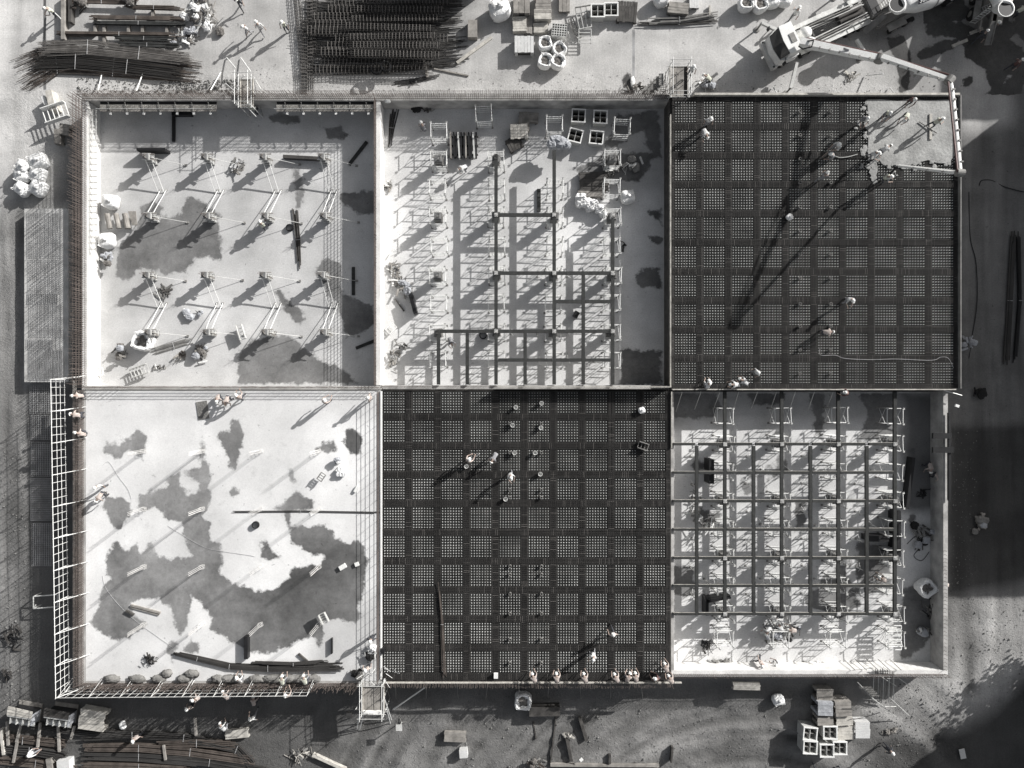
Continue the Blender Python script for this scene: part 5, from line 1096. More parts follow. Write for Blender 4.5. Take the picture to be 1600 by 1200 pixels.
for k in range(9): q=P(1040-k*4.5,146-k*1.2+0,ZG+.1+.0*k); r_=P(1040,112+k*4,ZD+.2-.05*k); part('stair_tube',MB().tube(q,r_,.022,5),M['galvd'],pb,True)
for k in range(7): part('stair_tread',MB().box(P(1033-k*4.5,124+k*4,ZD-.2-k*.33),(.35,.9,.04)),M['galvd'],pb,True)
pc,a,b=platform(567,1062,601,1112,ZD-.1,'loading platform hanging off the south side between the two decks',1.3)
part('front_board',MB().box2(a.x,b.x-.2,a.y-.03,a.y+.12,ZD-.1,ZD+.18),M['white'],pc,True)
for q in ((562,1112,558,1138),(570,1110,562,1140),(604,1108,610,1130),(600,1090,612,1125),(575,1115,598,1116),(556,1108,566,1090)): part('diagonal_tube',MB().tube(P(q[0],q[1],ZD+.2),P(q[2],q[3],ZG+.05),.035,6),M['white'],pc,True)
rr=random.Random(3)
for k in range(16): x=rr.uniform(566,616); y=rr.uniform(1040,1062); part('loose_tube',MB().tube(P(x,y,ZD+.3),P(x+rr.uniform(-12,12),y+rr.uniform(-10,14),ZD+.3+rr.uniform(0,.9)),.022,5),M['white'],pc,True)
pd=thing('stair_scaffold','tangle of long tubes and stair scaffold south of the right pit','scaffold',P(1382,1075,ZG)); rr=random.Random(8)
for k in range(13): x=1366+k*2.6+rr.uniform(-.6,.6); part('long_tube',MB().tube(P(x,1046+rr.uniform(-2,3),ZW+.3),P(x-1+rr.uniform(-1,1),1090+rr.uniform(-4,8),ZG+.5),.03,5),M['galvd' if k%3 else 'galv'],pd,True)
for q in ((1380,1042,1421,1072),(1340,1066,1362,1090),(1362,1090,1400,1120),(1378,1058,1400,1072),(1386,1060,1402,1060),(1382,1104,1400,1104),(1392,1092,1420,1118),(1350,1040,1384,1048)): part('diagonal_tube',MB().tube(P(q[0],q[1],ZW+.4),P(q[2],q[3],ZG+.6),.035,5),M['galv'],pd,True)
for k in range(6): part('stair_tread',MB().box(P(1352+k*3,1074+k*3.2,ZW-.2-.25*k),(1.0,.12,.04)),M['galvd'],pd,True)
pe=thing('leaning_tubes','fan of white tubes leaning on the south wall of the right pit','scaffold',P(1350,1038,ZF))
for k in range(5): part('tube',MB().tube(P(1318+k*18,1030,.1),P(1336+k*18,1047,ZW+.3),.03,5),M['galvd'],pe,True)
# ================================================================== scrap, debris, sacks
def scrap(px,py,z,w,l,h,n,label,seed,mats=('galvd','woodd','woodg','white'),blobs=0,name='scrap_pile',cat='scrap',bl=('bag','rubble')):
    rr=random.Random(seed); t=thing(name,label,cat,P(px,py,z),R(rr.uniform(-20,20)))
    for k in range(n):
        c=V(rr.gauss(0,w*.22),rr.gauss(0,l*.22),rr.uniform(.03,h)); an=rr.uniform(0,3.14); L=rr.uniform(.2,.75)*max(.5,min(w,l,1.6)); d=V(math.cos(an)*L/2,math.sin(an)*L/2,rr.uniform(-.12,.12))
        q=c-d; r_=c+d; q.z=max(.02,q.z); r_.z=max(.02,r_.z); part('scrap_piece',MB().beam(q,r_,rr.choice((.04,.06,.1,.16)),rr.choice((.03,.05))),M[rr.choice(mats)],t)
    for k in range(blobs): c=(rr.gauss(0,w*.25),rr.gauss(0,l*.25),rr.uniform(.12,h)); s=rr.uniform(.15,.38); part('lump',MB().blob(c,(s,s*rr.uniform(.7,1.2),s*.6),seed=seed*9+k,nu=10,nv=6,amp=.2,zmin=0),M[rr.choice(bl)],t,smooth=False)
    return t
scrap(318,20,ZG,2.6,2.8,.7,60,'big heap of mixed scrap and small white sacks in the north-west yard',1,blobs=22); scrap(292,58,ZG,1.8,1.2,.4,40,'lower heap of pale scrap below the big one, north-west yard',2,blobs=8,bl=('rubble','tarp'))
scrap(128,8,ZG,1.6,1.2,.6,26,'brown tangle at the north frame edge, north-west yard',3,mats=('brown','woodd','rust'),blobs=5,bl=('rubble','rubble')); scrap(210,4,ZG,1.4,1.0,.7,18,'second brown lump at the north frame edge, right of the tangle',4,mats=('brown','woodd','rust'),blobs=4,bl=('rubble','rubble'))
scrap(372,262,ZF,1.1,1.1,.3,34,'spiky tangle of wire between the first two column rows, upper left pit',5,mats=('galvd','mesh','woodg')); scrap(315,551,ZF,1.2,1.1,.35,40,'spiky heap of scraps in the south of the upper left pit',6,blobs=3,bl=('tarp','rubble')); scrap(285,556,ZF,.9,.9,.2,22,'rusty loose sticks beside the spiky heap, upper left pit',7,mats=('brown','woodg')); scrap(293,492,ZF,.6,.7,.25,6,'small pale rubble lump with a shadow, upper left pit',8,blobs=4,bl=('tarp','bag')); scrap(314,487,ZF,.6,.5,.2,5,'small pale lump next to the push props, upper left pit',9,blobs=2,bl=('tarp','bag')); scrap(258,455,ZF,1.2,1.2,.08,26,'scattered twigs between rows three and four, upper left pit',10,mats=('woodd','galvd')); scrap(252,574,ZF,1.1,.4,.15,18,'line of scraps near the south edge of the upper left pit',11)
scrap(192,550,ZF,1.0,1.5,.7,18,'tub heaped with grey scrap left of the open bag, upper left pit',12,blobs=5,bl=('tarp','rubble')); scrap(170,406,ZF,.9,1.2,.8,16,'tub of rubble below the white bag, upper left pit',13,blobs=6,bl=('tarp','rubble'))
scrap(430,520,ZF,.8,.6,.2,8,'low scraps beside the third braced column, bottom row, upper left pit',14)
scrap(618,430,ZF,1.0,3.4,.2,46,'dirty litter strip along the west of the middle pit, upper',15,mats=('woodg','galvd','white')); scrap(632,452,ZF,1.6,1.4,.4,30,'litter heap round the askew black panel, middle pit',16,mats=('woodg','galvd','white'),blobs=4,bl=('tarp','tarp')); scrap(615,560,ZF,.8,2.0,.2,26,'litter in the south-west corner of the middle pit',17,mats=('woodg','galvd')); scrap(632,541,ZF,1.6,.5,.4,14,'broken frame lying west of the short beams, middle pit',18,mats=('galvd','woodd'))
scrap(608,290,ZF,.8,1.0,.2,22,'litter pile by the dividing wall, middle pit',19,mats=('woodg','galvd','white')); scrap(656,170,ZF,.9,.5,.4,16,'black heap under the north wall, middle pit',20,mats=('black','woodd'),blobs=4,bl=('rubber','rubber')); scrap(668,172,ZF,.9,.4,.3,12,'dull wire heap beside the black one, middle pit',21,mats=('woodd','galvd')); scrap(974,385,ZF,.6,.7,.35,10,'small dark heap right of the last beam, middle pit',22,mats=('black','woodd'))
scrap(955,265,ZF,2.0,1.6,.5,26,'pipes and tubes in deep shade, east of the tarp, middle pit',23,mats=('galvd','galv','woodd')); 
scrap(986,262,ZF,1.6,.9,.7,20,'steel drum rack with shiny tubes in the shade, north-east of the middle pit',24,mats=('galv','galvd'),blobs=2,bl=('tarp','galvd'))
scrap(165,770,ZD,.5,.5,.1,4,'tools at the feet of the pair on the west of the white deck',25); scrap(237,1028,ZD,1.0,.7,.3,26,'dark tangle of rope and sticks on the white deck',26,mats=('black','woodd','hose')); scrap(530,718,ZD,.5,.5,.4,4,'small pale bundle under the damp spots, white deck',27,blobs=2,bl=('bag','tarp')); scrap(534,739,ZD,.5,.5,.3,4,'second small pale bundle below the first, white deck',28,blobs=2,bl=('bag','tarp')); scrap(571,688,ZD,.1,.1,.1,1,'x',29) if False else None
scrap(578,1018,ZD,.9,1.0,.4,20,'clutter of tubes and cloth near the south-east corner of the white deck',30,mats=('galv','woodd','white'),blobs=2,bl=('tarp','rubber'))
scrap(555,1051,ZD,.9,.5,.5,10,'dark bags against the loading platform',31,mats=('woodd',),blobs=4,bl=('rubber','sack')); scrap(1107,133,ZG,1.3,1.0,.3,22,'pale debris by the leaning tubes, right of the north access platform',32,mats=('woodg','white'),blobs=4,bl=('tarp','tarp'))
scrap(990,135,ZG,1.6,.7,.3,14,'dark planks over the pit at the end of the drain line',33,mats=('woodd','woodg')); scrap(1085,790,ZF,.7,3.5,.4,30,'litter along the west side of the right pit',34,mats=('woodg','galvd')); scrap(1103,815,ZF,1.4,1.4,.9,20,'bunch of upright white pipes under the beam grid',35,mats=('white','galvd')); scrap(1105,1005,ZF,1.3,1.0,.4,26,'dark brushwood-like heap south-west of the beam grid',36,mats=('black','woodd')); scrap(1125,1033,ZF,2.0,.6,.3,30,'wire loops in front of the sunlit south wall',37,mats=('galvd','galv')); scrap(1215,985,ZF,3.0,1.4,.8,60,'dense pile of tubes and frames below the beam grid',38,mats=('galv','galvd','woodd','white'),blobs=6,bl=('tarp','rubber'))
scrap(1210,1042,ZF,2.6,.5,.3,30,'rubble and sacks at the foot of the sunlit south wall',39,mats=('white','woodg'),blobs=8,bl=('bag','tarp')); scrap(1280,1036,ZF,3.0,.4,.3,30,'planks and litter along the sunlit south wall, further east',40,mats=('woodg','galv','white')); scrap(1438,838,ZF,1.6,2.0,.5,26,'toolboxes and rubbish in the east strip of the right pit',41,mats=('galvd','woodd','white'),blobs=5,bl=('tarp','rubber')); scrap(1450,952,ZF,1.2,1.2,.3,22,'dark tools beside the east wall of the right pit',42,mats=('woodd','galvd','black')); scrap(1440,985,ZF,1.4,1.0,.5,20,'small machine and planks in the shade of the east wall',43,mats=('galvd','woodd','white'),blobs=2,bl=('tarp','tarp')); scrap(1440,770,ZF,1.0,.8,.2,16,'coiled leads in the east strip of the right pit',44,mats=('black','hose'))
scrap(1507,534,ZG,1.0,1.2,.6,14,'pale lump of netting against the east side formwork',45,mats=('tarp',),blobs=5,bl=('tarp','tarp')); scrap(1528,612,ZG,.9,.9,.3,10,'dark lump on the road east of the right rebar deck',46,mats=('black','woodd'),blobs=3,bl=('rubber','rubber')); scrap(1532,815,ZG,.8,1.6,.25,12,'pale rubble trail on the dark earth in the east',47,mats=('woodg',),blobs=6,bl=('sack','tarp')); scrap(1392,1142,ZG,1.5,.5,.1,24,'twigs scattered right of the person in black',48,mats=('woodg',))
scrap(836,1190,ZG,1.6,1.0,.8,34,'dark rusty machine-like heap at the bottom frame edge',49,mats=('woodd','brown','galvd'),blobs=3,bl=('rubber','rubble')); scrap(716,1172,ZG,.8,.8,.5,4,'x',50) if False else None
scrap(889,1148,ZG,1.0,.5,.2,14,'pale sticks left of the rod bundle in the gravel',51,mats=('woodg','wood')); scrap(470,1180,ZG,1.8,1.2,.4,26,'timber offcuts at the bottom frame edge, west of the gravel',52,mats=('wood','woodg','galvd')); scrap(192,1130,ZG,.6,.4,.3,8,'small pale scrap right of the thick timber stack',53,mats=('galv','woodg'),blobs=1,bl=('bag','bag')); scrap(20,1000,ZG,1.4,3.0,.3,30,'dark litter along the western frame edge, lower',54,mats=('woodd','black')); scrap(14,1052,ZG,1.0,1.4,.4,16,'dark litter along the western frame edge, bottom',55,mats=('woodd','black')); scrap(645,128,ZG,.6,.4,.2,14,'twisted wire lying by the end of the rebar cages',56,mats=('black','rebar'))
scrap(1375,120,ZG,1.0,.8,.1,6,'x',57) if False else None; scrap(1330,120,ZG,1.2,.9,.2,12,'planks under the pump boom by the north rim',58,mats=('woodg','wood'))
# white debris sheet and blue-grey tarp in the middle pit
def heap(pts,z,label,m,name,cat,seed):
    rr=random.Random(seed); mb=MB()
    t=thing(name,label,cat,P(pts[0][0],pts[0][1],z))
    for i,(x,y,s) in enumerate(pts): part('fold',MB().blob(P(x,y,z)+V(0,0,.32),(s,s*.85,.38),seed=seed+i,nu=12,nv=7,amp=.22,zmin=z),M[m],t,True)
    return t
heap([(907,311,.45),(915,318,.5),(926,322,.5),(936,328,.45),(941,335,.35),(921,327,.35),(905,320,.35)],ZF,'bright white heap of crumpled sheet in the middle pit','bag','sheet_heap','sheet',60)
heap([(868,222,.5),(877,226,.55),(884,229,.4),(862,228,.4)],ZF+1.2,'blue-grey tarp draped over a tower at the north end of a long beam','tarp','tarp','tarp',70)
for i,(x,w) in enumerate(((177,.62),(216,.62),(250,.55),(262,.4),(289,.5),(301,.55),(342,.5),(357,.7),(372,.5),(402,.6),(427,.8),(455,.6),(470,.7),(490,.6))):
    y=1059 if i not in (3,5) else 1051; solo('sandbag',MB().blob(P(x,y,ZD)+V(0,0,.2),(w,.30,.22),seed=80+i,nu=14,nv=8,amp=.26,sq=.85,zmin=ZD),M['sack'],'grey filled sack lying along the south rim of the white deck, %s from the west'%ORD[i+1],'sack','grey sacks along the south rim',smooth=True)
# timber rolls, dark beam stack, ladders, racks, drum, brick pack, frames
t=thing('timber_rolls','four pale round logs stacked beside the first braced column, upper left pit','timber',P(187,346,ZF))
for x,w in ((169,.2),(183,.2),(197,.22)): part('log',MB().tube(P(x-2,334,.5),P(x+3,357,.5),w,10),M['woodg'],t,True)
for k in range(7): part('thin_log',MB().tube(P(201+k*1.8,330,.4),P(207+k*1.2,352,.4),.04,5),M['woodg'],t,True)
t=thing('beam_stack','stack of black and silvery formwork beams below the north wall of the middle pit','beam',P(724,228,ZF))
for k in range(11): x=705+k*3.9; part('stacked_beam',MB().beam(P(x+(k%3-1),208,.55+.03*(k%2)),P(x+(k%2)*1.5,248-(k%3)*1,.55+.03*(k%2)),.13,.5),M['black' if k%3 else ('galv' if k in (3,9) else 'woodg')],t,True)
for k in range(3): part('bearer',MB().beam(P(703,214+k*14,.15),P(747,214+k*14,.15),.1,.2),M['woodd'],t,True)
def ladder(x0,y0,x1,y1,w,n,z,label,m='galv',h=.12):
    a,b=P(x0,y0,z),P(x1,y1,z); d=(b-a).normalized(); nn=V(-d.y,d.x,0)*w/2; t=thing('ladder_frame',label,'frame',V((a.x+b.x)/2,(a.y+b.y)/2,z),0,'ladder-like frames lying about')
    for s in (-1,1): part('side_rail',MB().beam(a+nn*s+V(0,0,h/2),b+nn*s+V(0,0,h/2),.06,h),M[m],t,True)
    for k in range(n+1): p=a.lerp(b,k/n); part('rung',MB().beam(p-nn+V(0,0,h*.4),p+nn+V(0,0,h*.4),.05,.06),M[m],t,True)
ladder(374,508,381,530,.45,4,ZF+.35,'small dark five-part rack with pale edges, upper left pit','galv',.3); ladder(206,584,232,575,.7,5,ZF+.3,'rack with five compartments by the south edge, upper left pit','galv',.3); ladder(141,581,161,580,.6,3,ZF+.3,'short white frame in the south-west corner of the upper left pit','white'); ladder(617,508,606,519,.5,3,ZF+.2,'small pale slatted rack by the dividing wall, middle pit','white',.2)
ladder(499,750,506,740,.4,3,ZD+.4,'small wire rack standing on the white deck','galvd',.2); ladder(503,958,510,972,.5,4,ZD+.5,'pale wire rack in the damp patch, south-east of the white deck','galv',.3); ladder(997,694,1012,699,.5,3,ZD+.1,'small skewed wire rack on the lower rebar deck','galvd',.3)
ladder(900,22,925,18,1.0,3,ZG+.4,'scaffold frame lying left of the crates, upper, north yard','galvd'); ladder(903,34,922,30,1.3,3,ZG+.5,'scaffold frame lying left of the crates, middle, north yard','galv'); ladder(914,46,914,68,1.0,4,ZG+.5,'scaffold frame lying left of the crates, lower, north yard','galv'); ladder(891,30,905,60,.4,6,ZG+.2,'narrow ladder leaning left of the scaffold frames, north yard','galvd')
for i,y in enumerate((980,988,996,1004,1012)): ladder(1384,y,1408,y,.28,1,ZF+1.0,'white rung frame in the south-east of the beam grid, %s from the north'%ORD[i+1],'white',.08)
t=thing('pipe_pack','honeycomb pack of square tubes standing upright in the north yard','pipe pack',P(874,54,ZG)); mb=MB()
for i in range(6):
    for j in range(5): mb_=MB(); x,y=-.55+.2*i,-.42+.2*j; [mb_.box(c,d) for c,d in (((x,y+.085,.4),(.2,.03,.8)),((x,y-.085,.4),(.2,.03,.8)),((x+.085,y,.4),(.03,.14,.8)),((x-.085,y,.4),(.03,.14,.8)))]; part('square_tube',mb_,M['galv'],t)
t.rotation_euler=(0,0,R(-5))
def rack(px,py,dg,label,top,m):
    t=thing('panel_rack',label,'rack',P(px,py,ZG),R(dg),'open racks in the south-west yard')
    part('base_board',MB().box((0,0,.1),(1.9,1.5,.1)),M['woodg'],t); part('base_board',MB().box((0,-.62,.75),(1.9,.4,.05)),M[m],t)
    for k in range(4): part('upright_panel',MB().box((-.75+.5*k,-.1,.72),(.06,1.0,1.15)),M[m],t)
    part('end_panel',MB().box((.9,-.1,.7),(.08,.9,1.0)),M['tarp'],t); part('back_panel',MB().box((0,.42,.75),(1.9,.05,1.2)),M['black'],t)
    for k in range(3): part('top_board',MB().box((.02*k,.25+.22*k,1.4+.03*k),(2.0,.22,.05),rz=R(-2*k)),M[top],t)
    part('top_board',MB().box((0,.08,1.36),(1.95,.12,.05)),M['galv'],t)
rack(48,1110,-9,'open rack with pale boards on top, left of two in the south-west yard','wood','galv'); rack(104,1112,-8,'open rack with dark boards on top, right of two in the south-west yard','woodd','galv')
t=thing('stand','small table with a pale top on a single post right of the loading platform','stand',P(628,1128,ZG)); part('top',MB().box((0,.25,1.5),(.5,.5,.05)),M['galv'],t); part('post',MB().tube((0,0,0),(0,.25,1.5),.04,6),M['galv'],t)
for k in range(3): part('foot',MB().tube((0,0,.1),(.4*math.cos(k*2.1),.4*math.sin(k*2.1),0),.03,5),M['galvd'],t)
t=thing('stand','small hanging box left of the loading platform','stand',P(551,1106,ZG)); part('top',MB().box((0,0,1.2),(.4,.4,.3)),M['woodg'],t); part('post',MB().tube((0,0,1.2),(-.15,-.8,0),.05,6),M['galv'],t)
solo('site_sign',MB().box(P(725,1172,ZG)+V(0,0,.35),(.65,.6,.7),rz=R(5)),M['panelw'],'white box standing in the gravel south of the lower deck','box'); solo('site_sign',MB().box(P(907,1181,ZG)+V(0,0,.6),(.26,.26,.06),rz=R(40)).tube(P(907,1181,ZG)+V(0,0,.58),P(897,1192,ZG)+V(0,0,.05),.03,6),M['white'],'small white square sign on a slanted stick near the bottom edge','sign')
solo('sheet_pallet',MB().box(P(107,1192,ZG)+V(0,0,.35),(1.0,1.1,.7),rz=R(4)),M['panelw'],'white wrapped box with a slatted top at the bottom frame edge, south-west yard','box'); solo('slat_board',MB().box(P(84,1192,ZG)+V(0,0,.3),(.45,1.2,.5),rz=R(10)),M['woodg'],'grey board pair left of the white wrapped box','board')
solo('sheet',MB().box(P(1503,1177,ZG)+V(0,0,.08),(.45,.8,.06),rz=R(12)),M['panelw'],'small pale sheet on the dark earth in the south-east','sheet'); solo('dark_sheet',MB().box(P(739,50,ZG)+V(0,0,.3),(.75,1.4,.6)),M['woodg'],'grey box on the ground right of the rebar cages','box')
solo('foam_block',MB().box(P(536,885,ZD)+V(0,0,.12),(.55,.35,.2),rz=R(30)),M['white'],'small white block casting a short shadow on the damp part of the white deck','block') ; solo('foam_block',MB().box(P(557,764,ZD)+V(0,0,.1),(.2,.5,.18),rz=R(-30)),M['white'],'small white stick-like block on the white deck near its east rim','block'); solo('foam_block',MB().box(P(558,881,ZD)+V(0,0,.1),(.3,.3,.18),rz=R(20)),M['white'],'tiny white block at the edge of the damp patch, white deck','block')
solo('white_post_cap',MB().blob(P(606,159,ZW)+V(0,0,.1),(.24,.14,.15),seed=2),M['white'],'white oval lump at the top of the dividing wall','lump',smooth=True); solo('debris_stone',MB().blob(P(988,128,ZG)+V(0,0,.1),(.16,.42,.12),seed=3,amp=.2),M['white'],'white lump at the end of the drain line, north yard','lump'); solo('tread_block',MB().box(P(775,1054,ZD)+V(0,0,.2),(.32,.36,.3)),M['white'],'small white box at the south rim of the lower rebar deck','box')
solo('black_box',MB().box(P(599,1015,ZD)+V(0,0,.2),(.28,.4,.35)),M['black'],'small black box on the rim between the two southern decks','box'); solo('wood_block',MB().box(P(1108,20,ZG)+V(0,0,.15),(.12,1.0,.2)),M['wood'],'short pale stake near the top frame edge','stake'); solo('sheet',MB().box(P(1289,28,ZG)+V(0,0,.6),(1.05,.55,.05),rz=R(15)),M['white'],'white sign board on the pump truck side deck','sign')
solo('junction_box',MB().box(P(1494,634,ZD)+V(0,0,.1),(.3,.2,.15),rz=R(-20)),M['white'],'tiny white box beyond the south-east corner of the right deck','box'); solo('ground_slab',MB().box(P(317,641,ZD)+V(0,0,.03),(.85,1.4,.05),rz=R(8)),M['sack'],'grey rubber mat on the white deck under the shadow of the trio','mat')
# scaffold trestles standing alone near the north wall of the middle pit
for i,(x,y) in enumerate(((756,180),(866,196),(971,200),(760,178))):
    if i==3: continue
    l=P(x,y,1.2); l.z=.004; put(tower,T1,l,R(rr.uniform(-4,4)),'lone shoring frame in the shade of the north wall, %s from the west, middle pit'%ORD[i+1],'lone frames by the north wall')
# ================================================================== concrete pump truck
TH=math.atan2(-76,-165); pt=thing('pump_truck','white concrete pump truck with its folded boom reaching over the right rebar deck','truck',P(1272,58,ZG),TH)
def L(name,mb,m,sm=False,par=None,label=None): return part(name,mb,M[m],par or pt,smooth=sm,label=label)
ch=MB(); ch.box((-.3,.38,.85),(8.0,.12,.25)); ch.box((-.3,-.38,.85),(8.0,.12,.25)); [ch.box((x,0,.85),(.12,.64,.2)) for x in (-4,-2.5,-1,.5,2,3.4)]; L('chassis',ch,'galvd')
cabo=MB(); cabo.prism([(2.75,-1.22),(3.9,-1.22),(4.35,-1.05),(4.5,0),(4.35,1.05),(3.9,1.22),(2.75,1.22)],.9,1.9); cabo.prism([(2.8,-1.15),(3.85,-1.15),(3.95,0),(3.85,1.15),(2.8,1.15)],1.9,2.85); cab_=L('cab',cabo,'white')
g=MB(); g.add([(3.88,-1.10,2.80),(3.98,0,2.80),(4.48,0,1.93),(4.33,-1.02,1.93)],((0,1,2,3),)); g.add([(3.98,0,2.80),(3.88,1.10,2.80),(4.33,1.02,1.93),(4.48,0,1.93)],((0,1,2,3),)); part('windscreen',g,M['glass'],cab_); part('roof_hatch',MB().box((3.2,.1,2.88),(.42,.75,.05)),M['galvd'],cab_)
bp=MB(); bp.box((4.55,0,.75),(.22,2.3,.5)); bp.box((4.40,1.1,.75),(.4,.2,.5)); bp.box((4.40,-1.1,.75),(.4,.2,.5)); part('bumper',bp,M['galv'],cab_)
for s in (-1,1):
    mr=MB(); mr.box((4.3,s*1.5,2.2),(.12,.22,.45)); mr.tube((4.1,s*1.15,2.4),(4.3,s*1.45,2.4),.025,5); part('mirror',mr,M['black'],cab_)
    part('door_frame',MB().tube((3.95,s*1.24,1.9),(3.1,s*1.30,2.0),.03,5).tube((3.1,s*1.3,2.0),(3.0,s*1.22,1.2),.03,5),M['white'],cab_); part('headlight',MB().box((4.68,s*.85,.8),(.03,.3,.16)),M['panelw'],cab_)
for x in (3.5,1.6,-2.4,-3.6):
    for s in (-1,1): w=MB(); w.lathe([(.0,-.16),(.45,-.15),(.5,-.1),(.5,.1),(.45,.15),(0,.16)],18,(x,s*1.0,.5),(0,1,0)); wo=L('wheel',w,'rubber'); part('wheel_rim',MB().lathe([(0,-.02),(.25,-.02),(.25,.02),(0,.02)],12,(x,s*1.17,.5),(0,1,0)),M['galvd'],wo)
for s in (-1,1):
    bd=MB(); bd.box((-.9,s*1.02,1.15),(6.2,.34,.06)); L('side_deck',bd,'galv')
    for k in range(3): L('side_pipe',MB().tube((-3.9,s*(.35+.2*k),1.35),(1.2,s*(.45+.2*k),1.30),.055,8),'galv' if k!=1 else 'galvd')
    L('tool_box',MB().box((-.4,s*1.0,.75),(1.6,.45,.6)),'galvd')
pu=MB(); pu.box((-2.6,0,1.25),(2.2,.7,.35)); pu.tube((-3.4,-.18,1.55),(-1.5,-.18,1.5),.12,10); pu.tube((-3.4,.18,1.55),(-1.5,.18,1.5),.12,10); L('pump_cylinders',pu,'woodd')
hp=MB(); hp.prism([(-4.9,-.8),(-4.1,-.95),(-4.1,.95),(-4.9,.8)],.9,1.5); L('hopper',hp,'galvd'); L('hopper_grate',MB().box((-4.5,0,1.52),(.7,1.5,.03)),'black')
tu=MB(); tu.lathe([(.62,0),(.62,.5),(.5,.7),(.45,1.3),(.38,1.45),(0,1.5)],20,(1.75,0,1.0)); L('turret',tu,'white',True)
L('turret_ring',MB().lathe([(.75,0),(.78,.05),(.78,.16),(.7,.2)],24,(1.75,0,1.02)),'galvd',True)
L('tank',MB().lathe([(0,-.42),(.42,-.42),(.48,0),(.42,.42),(0,.42)],16,(1.5,.75,1.5),(0,0,1)),'galv',True)
wv=lambda x,y,z: Matrix.Rotation(-TH,3,'Z') @ (P(x,y,z)-P(1272,58,ZG))      # a point of the scene in the truck's frame
# outriggers
for (x0,y0,x1,y1) in ((1245,62,1190,36),(1245,98,1235,138),(1338,62,1352,84),(1330,12,1312,-14)):
    o=MB(); o.beam(wv(x0,y0,.9),wv(x1,y1,.7),.22,.24); ou=L('outrigger',o,'galv'); f=MB(); q=wv(x1,y1,.7); f.tube(q,V(q.x,q.y,.06),.07,8); f.lathe([(.25,0),(.25,.05),(.1,.08)],12,(q.x,q.y,.02)); part('outrigger_foot',f,M['galvd'],ou)
def boom(p,q,w0,h0,w1,h1):
    p=Vector(p);q=Vector(q);d=(q-p).normalized(); a=d.cross(V(0,0,1)).normalized(); b=a.cross(d); mb=MB(); vs=[]
    for c,w,h in ((p,w0,h0),(q,w1,h1)): vs+=[c-a*w/2-b*h/2,c+a*w/2-b*h/2,c+a*w/2+b*h/2,c-a*w/2+b*h/2]
    mb.add(vs,((0,1,2,3),(4,7,6,5),(0,4,5,1),(1,5,6,2),(2,6,7,3),(3,7,4,0))); return mb
B=[(1250,66,3.0),(1374,92,4.6),(1484,125,7.6),(1500,270,9.8),(1404,259,4.4)]
pts=[wv(*b) for b in B]
b1=L('boom_section',boom(pts[0],pts[1],.52,.55,.44,.45),'white'); b2=L('boom_section',boom(pts[1]+V(0,.05,.35),pts[2],.38,.36,.28,.26),'white'); b3=L('boom_section',MB().path([pts[2],pts[2].lerp(pts[3],.06)+V(.05,.30,0),pts[2].lerp(pts[3],.16)+V(.05,.34,0),pts[2].lerp(pts[3],.5)+V(0,.15,0),pts[3]],.155,10),'white'); b4=L('boom_section',boom(pts[3],pts[4],.20,.20,.15,.15),'white')
for i,r_ in ((1,.34),(2,.30),(3,.26)): L('boom_joint',MB().lathe([(0,-.25),(r_,-.25),(r_,.25),(0,.25)],14,pts[i],(pts[i]-pts[i-1]).cross(V(0,0,1))),'galvd'); 
for a,b,o in ((0,1,.30),(1,2,.27),(2,3,-.26)):
    d=(pts[b]-pts[a]).normalized(); n=d.cross(V(0,0,1)).normalized()*o*-1; L('delivery_pipe',MB().tube(pts[a]+n+d*.3+V(0,0,.2),pts[b]+n+V(0,0,.15),.065,8),'red',label='dark red delivery pipe')
d=(pts[1]-pts[0]).normalized(); L('boom_cylinder',MB().tube(pts[0]+V(0,0,-.7),pts[0]+d*3.2+V(0,0,-.3),.11,10),'galv'); d2=(pts[2]-pts[1]).normalized(); L('boom_cylinder',MB().tube(pts[1]+d2*3.0+V(0,0,-.4),pts[2]-d2*.3+V(0,0,-.1),.08,10),'white')
hz=[]; q=Vector(pts[4]); 
for k in range(7): hz.append(q+V(.02*math.sin(k),.05*k,-.33*k))
L('end_hose',MB().path(hz,.08,8),'hose')
for (a,b),n_ in (((0,1),8),((1,2),7),((2,3),9),((3,4),4)):
    dd_=(pts[b]-pts[a]).normalized(); sd_=dd_.cross(V(0,0,1)).normalized()
    for k in range(1,n_): L('pipe_clamp',MB().box(pts[a].lerp(pts[b],k/n_)+sd_*(.24 if a<2 else .12)*(1 if a<2 else -1)+V(0,0,.24-.04*a),(.10,.16,.10),rz=math.atan2(dd_.y,dd_.x)),'galvd')
hq=[pts[0]+V(-.3,.2,.3),pts[0]+V(-.6,.5,.7),pts[0]+V(-.2,.9,.8),pts[0]+V(.3,.7,.5),pts[0]+V(.4,.3,.3)]; L('hydraulic_hose',MB().path(hq,.05,6),'black')
for k in range(6): L('hydraulic_hose',MB().tube((1.0-.2*k,-.5+.15*k,1.5),(-1.8,-.3+.12*k,1.42),.03,5),'black')
